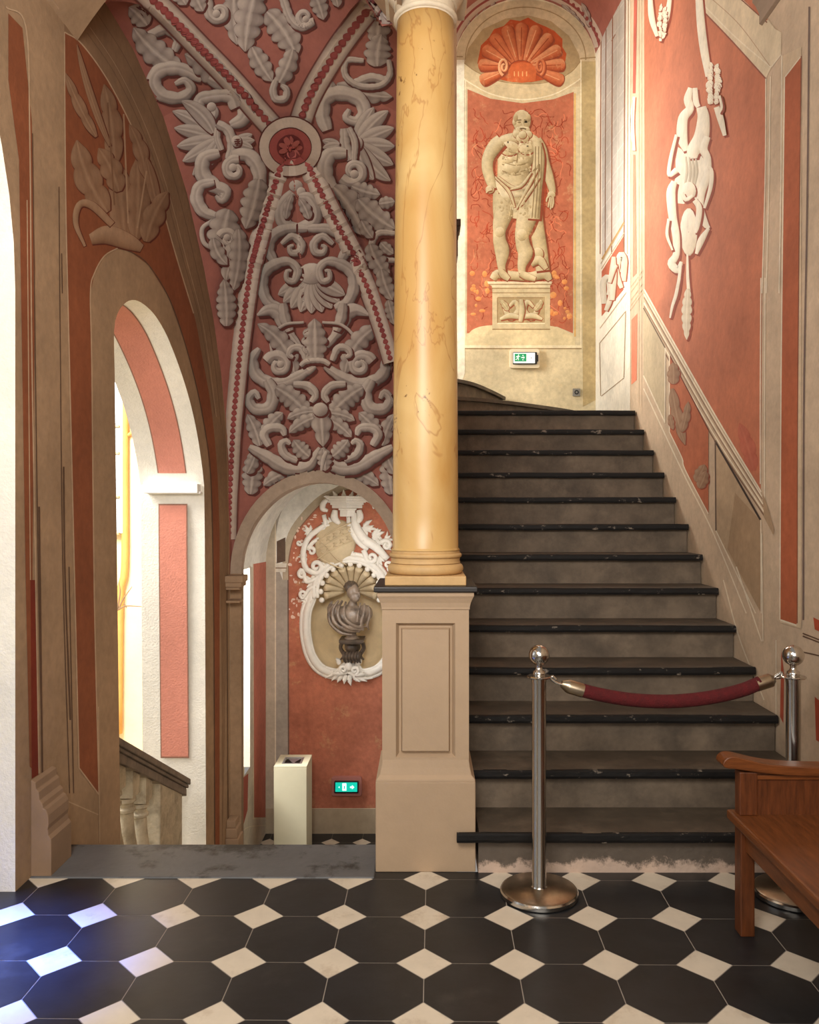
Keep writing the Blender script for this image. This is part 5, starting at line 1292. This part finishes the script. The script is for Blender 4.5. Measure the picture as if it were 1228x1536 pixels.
# ------------------------------------------------------------------ bronze bust
zb = bp(0,1178).z
bust = tag(empty('portrait_bust', (bp(822,0).x, 8.52, zb)), 'dark bronze bust of a draped man, head turned aside, in the niche', 'bust')
def remesh(o, v, sm=6):
    m = o.modifiers.new('remesh', 'REMESH'); m.mode = 'VOXEL'; m.voxel_size = v; m.use_smooth_shade = True
    s = o.modifiers.new('smooth', 'SMOOTH'); s.factor = .5; s.iterations = sm; return o
Rz = lambda a: Matrix.Rotation(R(a), 3, 'Z'); Ry = lambda a: Matrix.Rotation(R(a), 3, 'Y')
bm = bmesh.new(); q = lambda x, y, dy=0: Vector((bp(x,y).x, 8.52+dy, bp(x,y).z))
for c, r, rot in (((829,868,0),(.064,.08,.084),Rz(30)),((844,902,-.03),(.05,.055,.054),Rz(30)),((853,916,-.052),(.033,.033,.028),None),((824,958,.01),(.05,.054,.07),Ry(8)),
    ((812,1035,.0),(.185,.12,.13),None),((715,1010,.02),(.085,.085,.095),None),((905,1012,.02),(.085,.08,.09),None),((815,1095,-.01),(.125,.085,.075),None),((806,985,.0),(.11,.07,.05),None),
    ((874,890,-.074),(.014,.018,.024),Ry(-10)),((862,870,-.066),(.036,.016,.009),None),((866,909,-.072),(.02,.012,.008),None),((804,890,.0),(.013,.022,.026),None)): ball(bm, q(*c), r, 18, 12, rot)
remesh(at0(finish('figure', bm, M['bronze'], bust, smooth=True)), .008, 3)
bm = bmesh.new(); ball(bm, q(814,844,.03), (.066,.076,.06), 18, 12, Rz(30)); rnd = random.Random(2)
for i in range(46):
    a = rnd.uniform(0,6.28); e = rnd.uniform(.1,1.3); p = Vector((.062*math.cos(a)*math.cos(e), .078*math.sin(a)*math.cos(e), .062*math.sin(e)))
    ball(bm, q(814,844,.03)+Rz(30) @ p, rnd.uniform(.012,.018), 7, 5)
remesh(at0(finish('hair', bm, M['bronze_dark'], bust, smooth=True)), .006, 2)
bm = bmesh.new()
folds = [([(735,925,-.01),(700,985,-.06),(715,1060,-.1),(790,1110,-.1),(880,1125,-.08)],.026),([(760,925,-.02),(735,985,-.09),(755,1055,-.125),(825,1100,-.12),(905,1112,-.07)],.024),([(785,930,-.03),(775,990,-.1),(800,1050,-.13),(860,1088,-.115),(920,1092,-.06)],.022),
    ([(700,950,.0),(672,1010,-.02),(690,1075,-.06),(755,1130,-.08),(830,1145,-.08)],.026),([(905,945,.0),(905,1000,-.07),(890,1060,-.1),(900,1120,-.07)],.024),([(930,960,.0),(940,1020,-.04),(925,1080,-.06),(935,1118,-.04)],.022),([(880,940,-.02),(870,1000,-.095),(862,1060,-.12)],.018),([(690,930,.02),(668,980,.01),(676,1050,.0)],.024)]
for pts, r in folds: tube(bm, [q(*p) for p in pts], [r*.55]+[r*.78]*(len(pts)-2)+[r*.4], n=8, seg=6)
remesh(at0(finish('drapery', bm, M['bronze'], bust, smooth=True)), .007, 3)
bm = bmesh.new(); h0 = bp(0,1178).z; h1 = bp(0,1128).z; lathe(bm, [(.075,0),(.078,.012),(.066,.02),(.05,.035),(.046,(h1-h0)*.7),(.06,h1-h0+.03)], (bp(822,0).x, 8.52, h0), n=28); at0(finish('socle', bm, M['bronze'], bust, auto=40))

# ------------------------------------------------------------------ waste bin on the lower landing
wb = tag(empty('waste_bin', (-1.29, 8.08, ZLOW)), 'tall pale cream square bin with a slot in its top by the red wall', 'bin')
zt = .92; bm = bmesh.new(); w2 = .158
box(bm, -w2, w2, -.18, .2, 0, zt-.02); finish('body', bm, M['bin_paint'], wb, bevel=.004)
bm = bmesh.new()
for b_ in ((-w2,w2,-.18,-.1,zt-.02,zt),(-w2,w2,.1,.2,zt-.02,zt),(-w2,-.09,-.1,.1,zt-.02,zt),(.09,w2,-.1,.1,zt-.02,zt)): box(bm, *b_)
finish('lid', bm, M['bin_paint'], wb)
bm = bmesh.new()
for b_ in ((-.095,.095,-.105,-.088,zt,zt+.004),(-.095,.095,.088,.105,zt,zt+.004),(-.095,-.075,-.088,.088,zt,zt+.004),(.075,.095,-.088,.088,zt,zt+.004)): box(bm, *b_)
finish('slot_rim', bm, M['bin_steel'], wb, bevel=.001)
boxes('slot_opening', [(-.076,.076,-.089,.089,zt-.019,zt-.012)], M['black_plastic'], wb)
bm = bmesh.new(); v = [bm.verts.new(p) for p in ((-.07,.085,zt-.002),(.07,.085,zt-.002),(.015,-.03,zt-.009),(.07,-.085,zt-.008),(-.0,-.04,zt-.009))]; bm.faces.new(v); finish('flap', bm, M['bin_steel'], wb)

# ------------------------------------------------------------------ emergency signs and socket on the back wall
def rrect(cx, cz_, w, h, r, n=5):
    out = []
    for sx, sz, a0 in ((1,1,0),(-1,1,90),(-1,-1,180),(1,-1,270)):
        for i in range(n+1): a = R(a0+90*i/n); out.append((cx+sx*(w/2-r)+r*math.cos(a), cz_+sz*(h/2-r)+r*math.sin(a)))
    return out
def plate(name, pts, y0, y1, mat, par, bev=0):
    bm = bmesh.new(); prism(bm, pts, 'y', y0, y1); return finish(name, bm, mat, par, bevel=bev)
def sign(loc, w, h, label, case, upper):
    s = tag(empty('emergency_exit_sign', loc), label, 'exit sign')
    plate('case', rrect(0,0,w,h,.025), -.05, -.002, M[case], s, .004)
    plate('housing', rrect(.0,0,w*.8,h*.62,.008), -.075, -.045, M['black_plastic'], s, .002)
    if upper:
        plate('panel', rrect(-.01,0,w*.72,h*.54,.005), -.079, -.072, M['sign_white'], s)
        plate('green_field', rrect(-.048,.004,w*.39,h*.40,.002), -.081, -.078, M['sign_green'], s)
        def fig(dx, mat, k=1.0):
            bm = bmesh.new(); y0, y1 = -.0825, -.0805
            P = lambda pts: prism(bm, [(dx+x*k, .004+z*k) for x, z in pts], 'y', y0, y1)
            P([(.006+.006*math.cos(a), .027+.006*math.sin(a)) for a in [i*.7 for i in range(9)]])
            P([(-.006,.016),(.004,.02),(.012,.014),(.004,-.006),(-.008,-.004)])
            P([(.004,.016),(.018,.006),(.024,.01),(.022,.014),(.016,.011),(.008,.02)]); P([(-.006,.016),(-.018,.012),(-.022,.0),(-.018,-.001),(-.014,.008),(-.004,.01)])
            P([(-.002,-.004),(.01,-.012),(.006,-.028),(.001,-.027),(.004,-.014),(-.006,-.008)]); P([(-.006,-.004),(-.014,-.016),(-.026,-.018),(-.026,-.023),(-.012,-.021),(-.001,-.008)])
            finish('running_figure', bm, mat, s)
        fig(-.075, M['sign_white'])
        plate('arrow', [(-.04,.009),(-.018,.009),(-.018,.018),(-.004,.004),(-.018,-.01),(-.018,-.001),(-.04,-.001)], -.0825, -.0805, M['sign_white'], s)
        for z in (.026,-.02): plate('mark', rrect(-.023,z,.012,.008,.002), -.0825, -.0805, M['sign_white'], s)
        plate('indicator', rrect(.062,.0,.01,.01,.004), -.0815, -.078, M['socket_grey'], s)
        plate('side_lamp', rrect(w*.42,0,.014,h*.34,.004), -.07, -.045, M['black_plastic'], s)
    else:
        plate('panel', rrect(0,.004,w*.72,h*.48,.004), -.08, -.072, M['sign_teal'], s)
        plate('door_mark', rrect(-.02,.006,.042,h*.38,.002), -.083, -.079, M['sign_glow'], s)
        plate('door_figure', [(-.03,-.012),(-.022,.0),(-.026,.014),(-.016,.022),(-.012,.01),(-.014,-.01),(-.02,-.014)], -.0845, -.0825, M['sign_teal'], s)
        plate('arrow', [(.04,.012),(.06,.012),(.06,.026),(.084,.004),(.06,-.018),(.06,-.004),(.04,-.004)], -.083, -.079, M['sign_glow'], s)
        plate('mark', [(-.082,.004),(-.07,.014),(-.07,-.006)], -.083, -.079, M['sign_glow'], s)
    return s
p = atY(786, 539, YB); sign((p.x, YB, p.z), .312, .2, 'green emergency exit sign in a cream case below the painted statue', 'sign_case_cream', True)
p = atY(520.3, 1177.5, YB); sign((p.x, YB, p.z), .315, .2, 'glowing teal exit sign in a reddish case low on the red wall', 'sign_case_pink', False)
p = atY(864.2, 588.7, YB); so = tag(empty('wall_socket', (p.x, YB, p.z)), 'small grey square socket low on the cream back wall', 'socket')
plate('cover', rrect(0,0,.08,.08,.006), -.014, -.001, M['socket_grey'], so, .002)
plate('hole', [(.024*math.cos(i*.4), .024*math.sin(i*.4)) for i in range(16)], -.017, -.0135, M['black_plastic'], so); plate('hub', [(.01*math.cos(i*.6), .01*math.sin(i*.6)) for i in range(10)], -.02, -.0165, M['socket_grey'], so)

# ------------------------------------------------------------------ balustrade in the tall opening
XB = -1.85; bal = tag(empty('balustrade', (XB, 5.3, -.85)), 'weathered stone balustrade sloping down inside the tall arched opening', 'balustrade')
rz = lambda y: .10-.495*(y-4.99)
bm = bmesh.new()
for dz0, dz1, hw in ((-.045,0,.115),(-.07,-.045,.1),(-.13,-.07,.085)):
    prism(bm, [(4.3,rz(4.3)+dz0),(6.1,rz(6.1)+dz0),(6.1,rz(6.1)+dz1),(4.3,rz(4.3)+dz1)], 'x', XB-hw, XB+hw)
at0(finish('handrail', bm, M['rail_stone'], bal, bevel=.006))
for y in (4.62,4.86,5.1,5.34):
    h = rz(y)-.12; b0 = h-.72; bm = bmesh.new()
    box(bm, XB-.06, XB+.06, y-.06, y+.06, h-.15, h+.05)
    lathe(bm, [(.052,.56),(.058,.55),(.058,.535),(.045,.525),(.04,.5),(.055,.49),(.055,.475),(.042,.465),(.044,.4),(.055,.3),(.075,.2),(.084,.13),(.078,.08),(.055,.05),(.06,.03),(.06,.0)], (XB, y, b0), n=24)
    box(bm, XB-.07, XB+.07, y-.07, y+.07, b0-.06, b0)
    at0(finish('baluster', bm, M['balustrade_stone'], bal, auto=35))
bm = bmesh.new(); prism(bm, [(5.52,rz(5.52)-.12),(6.02,rz(6.02)-.12),(6.02,-1.5),(5.52,-1.5)], 'x', XB-.075, XB+.075); at0(finish('end_block', bm, M['balustrade_stone'], bal, bevel=.008))
bm = bmesh.new(); prism(bm, [(4.3,rz(4.3)-.84),(5.52,rz(5.52)-.84),(5.52,-1.5),(4.3,-1.5)], 'x', XB-.1, XB+.1); at0(finish('curb', bm, M['rail_stone'], bal, bevel=.006))

# ------------------------------------------------------------------ sunny courtyard beyond
fac = tag(empty('courtyard_building', (-4.6, 10.2, -2)), 'bright sunlit cream building across the courtyard, seen through the tall opening', 'building')
at0(boxes('wall', [(-8,-2.3,10.2,10.5,-2.6,6.5)], M['facade'], fac))
def fx(x, y, Y=10.15): return atY(x, y, Y)
a, b = fx(140,555), fx(186,800)
bm = bmesh.new(); box(bm, a.x, b.x, 10.1, 10.2, b.z, a.z); wn = at0(finish('window', bm, M['facade_white'], fac, bevel=.01))
bm = bmesh.new()
zs = [fx(0,y).z for y in (562,640,680,745,800)]
for z0, z1 in zip(zs, zs[1:]):
    for xa, xb in ((140,158),(160,180)): box(bm, fx(xa,0).x, fx(xb,0).x, 10.085, 10.102, z1+.03, z0-.03)
finish('pane', bm, M['pane_glass'], wn)
mk('mullion_tan', srgb(226,190,140), .7)
for z in zs: boxes('glazing_bar', [(fx(138,0).x, fx(182,0).x, 10.06, 10.1, z-.012, z+.012)], M['mullion_tan'], wn)
bm = bmesh.new(); tube(bm, [fx(187,480), fx(187,700), fx(187,850), fx(180,900), fx(178,1100)], .045, n=10, seg=4); at0(finish('drainpipe', bm, M['facade_pipe'], fac, smooth=True))
bm = bmesh.new(); tube(bm, [fx(187,655), fx(196,650), fx(206,640)], .02, n=7, seg=3); at0(finish('pipe_bracket', bm, M['facade_pipe'], fac, smooth=True))
tw = tag(empty('bare_branch', fx(172,912,9.6)), 'bare thin branch in front of the sunny courtyard wall', 'branch')
bm = bmesh.new(); g = lambda x, y: fx(x, y, 9.6)
for pts in ([(120,1150),(132,1000),(150,930),(178,914),(190,909),(214,910)],[(178,914),(184,900),(198,880)],[(186,905),(190,912)],[(176,915),(180,888),(178,872)]): tube(bm, [g(*p) for p in pts], [.03,.024,.014,.011,.008,.004][-len(pts):], n=6, seg=4)
at0(finish('twigs', bm, M['twig'], tw, smooth=True))
bm = bmesh.new(); box(bm, -8, -2.14, 3.5, 10.2, -2.7, -2.6); tag(finish('courtyard_ground', bm, M['facade']), kind='structure')
# ------------------------------------------------------------------ light
sc = bpy.context.scene
w = bpy.data.worlds.new('world'); sc.world = w; w.use_nodes = True
bg = w.node_tree.nodes['Background']; bg.inputs['Color'].default_value = (1, .93, .86, 1); bg.inputs['Strength'].default_value = .31
def area(name, loc, target, size, power, col, sy=None):
    l = bpy.data.lights.new(name, 'AREA'); l.energy = power; l.color = col; l.shape = 'RECTANGLE'; l.size = size; l.size_y = sy or size
    o = bpy.data.objects.new(name, l); COL.objects.link(o); o.location = loc
    o.rotation_euler = (Vector(target)-Vector(loc)).to_track_quat('-Z', 'Y').to_euler(); return o
area('landing_window_light', (-.1,7.9,4.3), (1.74,6.1,3.9), .55, 60, (1,.95,.87), 1.7).data.spread = R(105)
area('landing_wall_fill', (.75,6.7,6.4), (1.1,8.6,3.6), .8, 16, (1,.95,.86))  # added fill from above for the upper back wall, no real source
area('courtyard_light', (-4.6,5.6,4.6), (-3.6,10.2,1.2), 3, 900, (1,.96,.9))
area('opening_daylight', (-3.6,4.2,2.6), (-1.7,6.3,.6), 1.6, 38, (.93,.96,1))
area('near_opening_daylight', (-3.2,2.2,1.9), (-.6,2.4,0), 1.4, 9, (.9,.95,1), 2)
sl = bpy.data.lights.new('blue_tint_spot', 'SPOT'); sl.energy = 1700; sl.color = (.07,.19,1); sl.spot_size = R(34); sl.spot_blend = 1; sl.shadow_soft_size = .15  # added spot, only there to tint the floor at left blue
so_ = bpy.data.objects.new('blue_tint_spot', sl); COL.objects.link(so_); so_.location = (-2.35,2.75,1.5); so_.rotation_euler = (Vector((-1.6,2.8,0))-so_.location).to_track_quat('-Z','Y').to_euler()
area('lower_window_light', (-2.5,7.4,.75), (-.7,8.5,.2), .6, 62, (.95,.97,1), 1.2)
area('lower_bounce_light', (-.6,7.5,1.2), (-.85,8.6,-.1), .5, 6, (1,.97,.92), .5)
area('stairwell_bounce_fill', (-.9,4.9,-.95), (-.9,5.7,4), .9, 175, (1,.95,.9), 1.2)  # added lamp below the sightline, imitates daylight bouncing up to the vault
area('hall_fill', (.2,-1.6,2.6), (-.3,6,2.2), 2.4, 98, (1,.93,.84))  # added warm fill behind the camera, not a lamp of the hall
area('hall_vault_fill', (-.7,.3,3.0), (-1.1,5.6,3.6), 1.2, 125, (1,.94,.88))  # added fill that lifts the vault and left wall, not a real lamp
sc.view_settings.view_transform = 'Standard'; sc.view_settings.look = 'None'; sc.view_settings.exposure = 0
sc.cycles.use_denoising = True; sc.cycles.max_bounces = 8; sc.cycles.diffuse_bounces = 4; sc.cycles.sample_clamp_indirect = 6
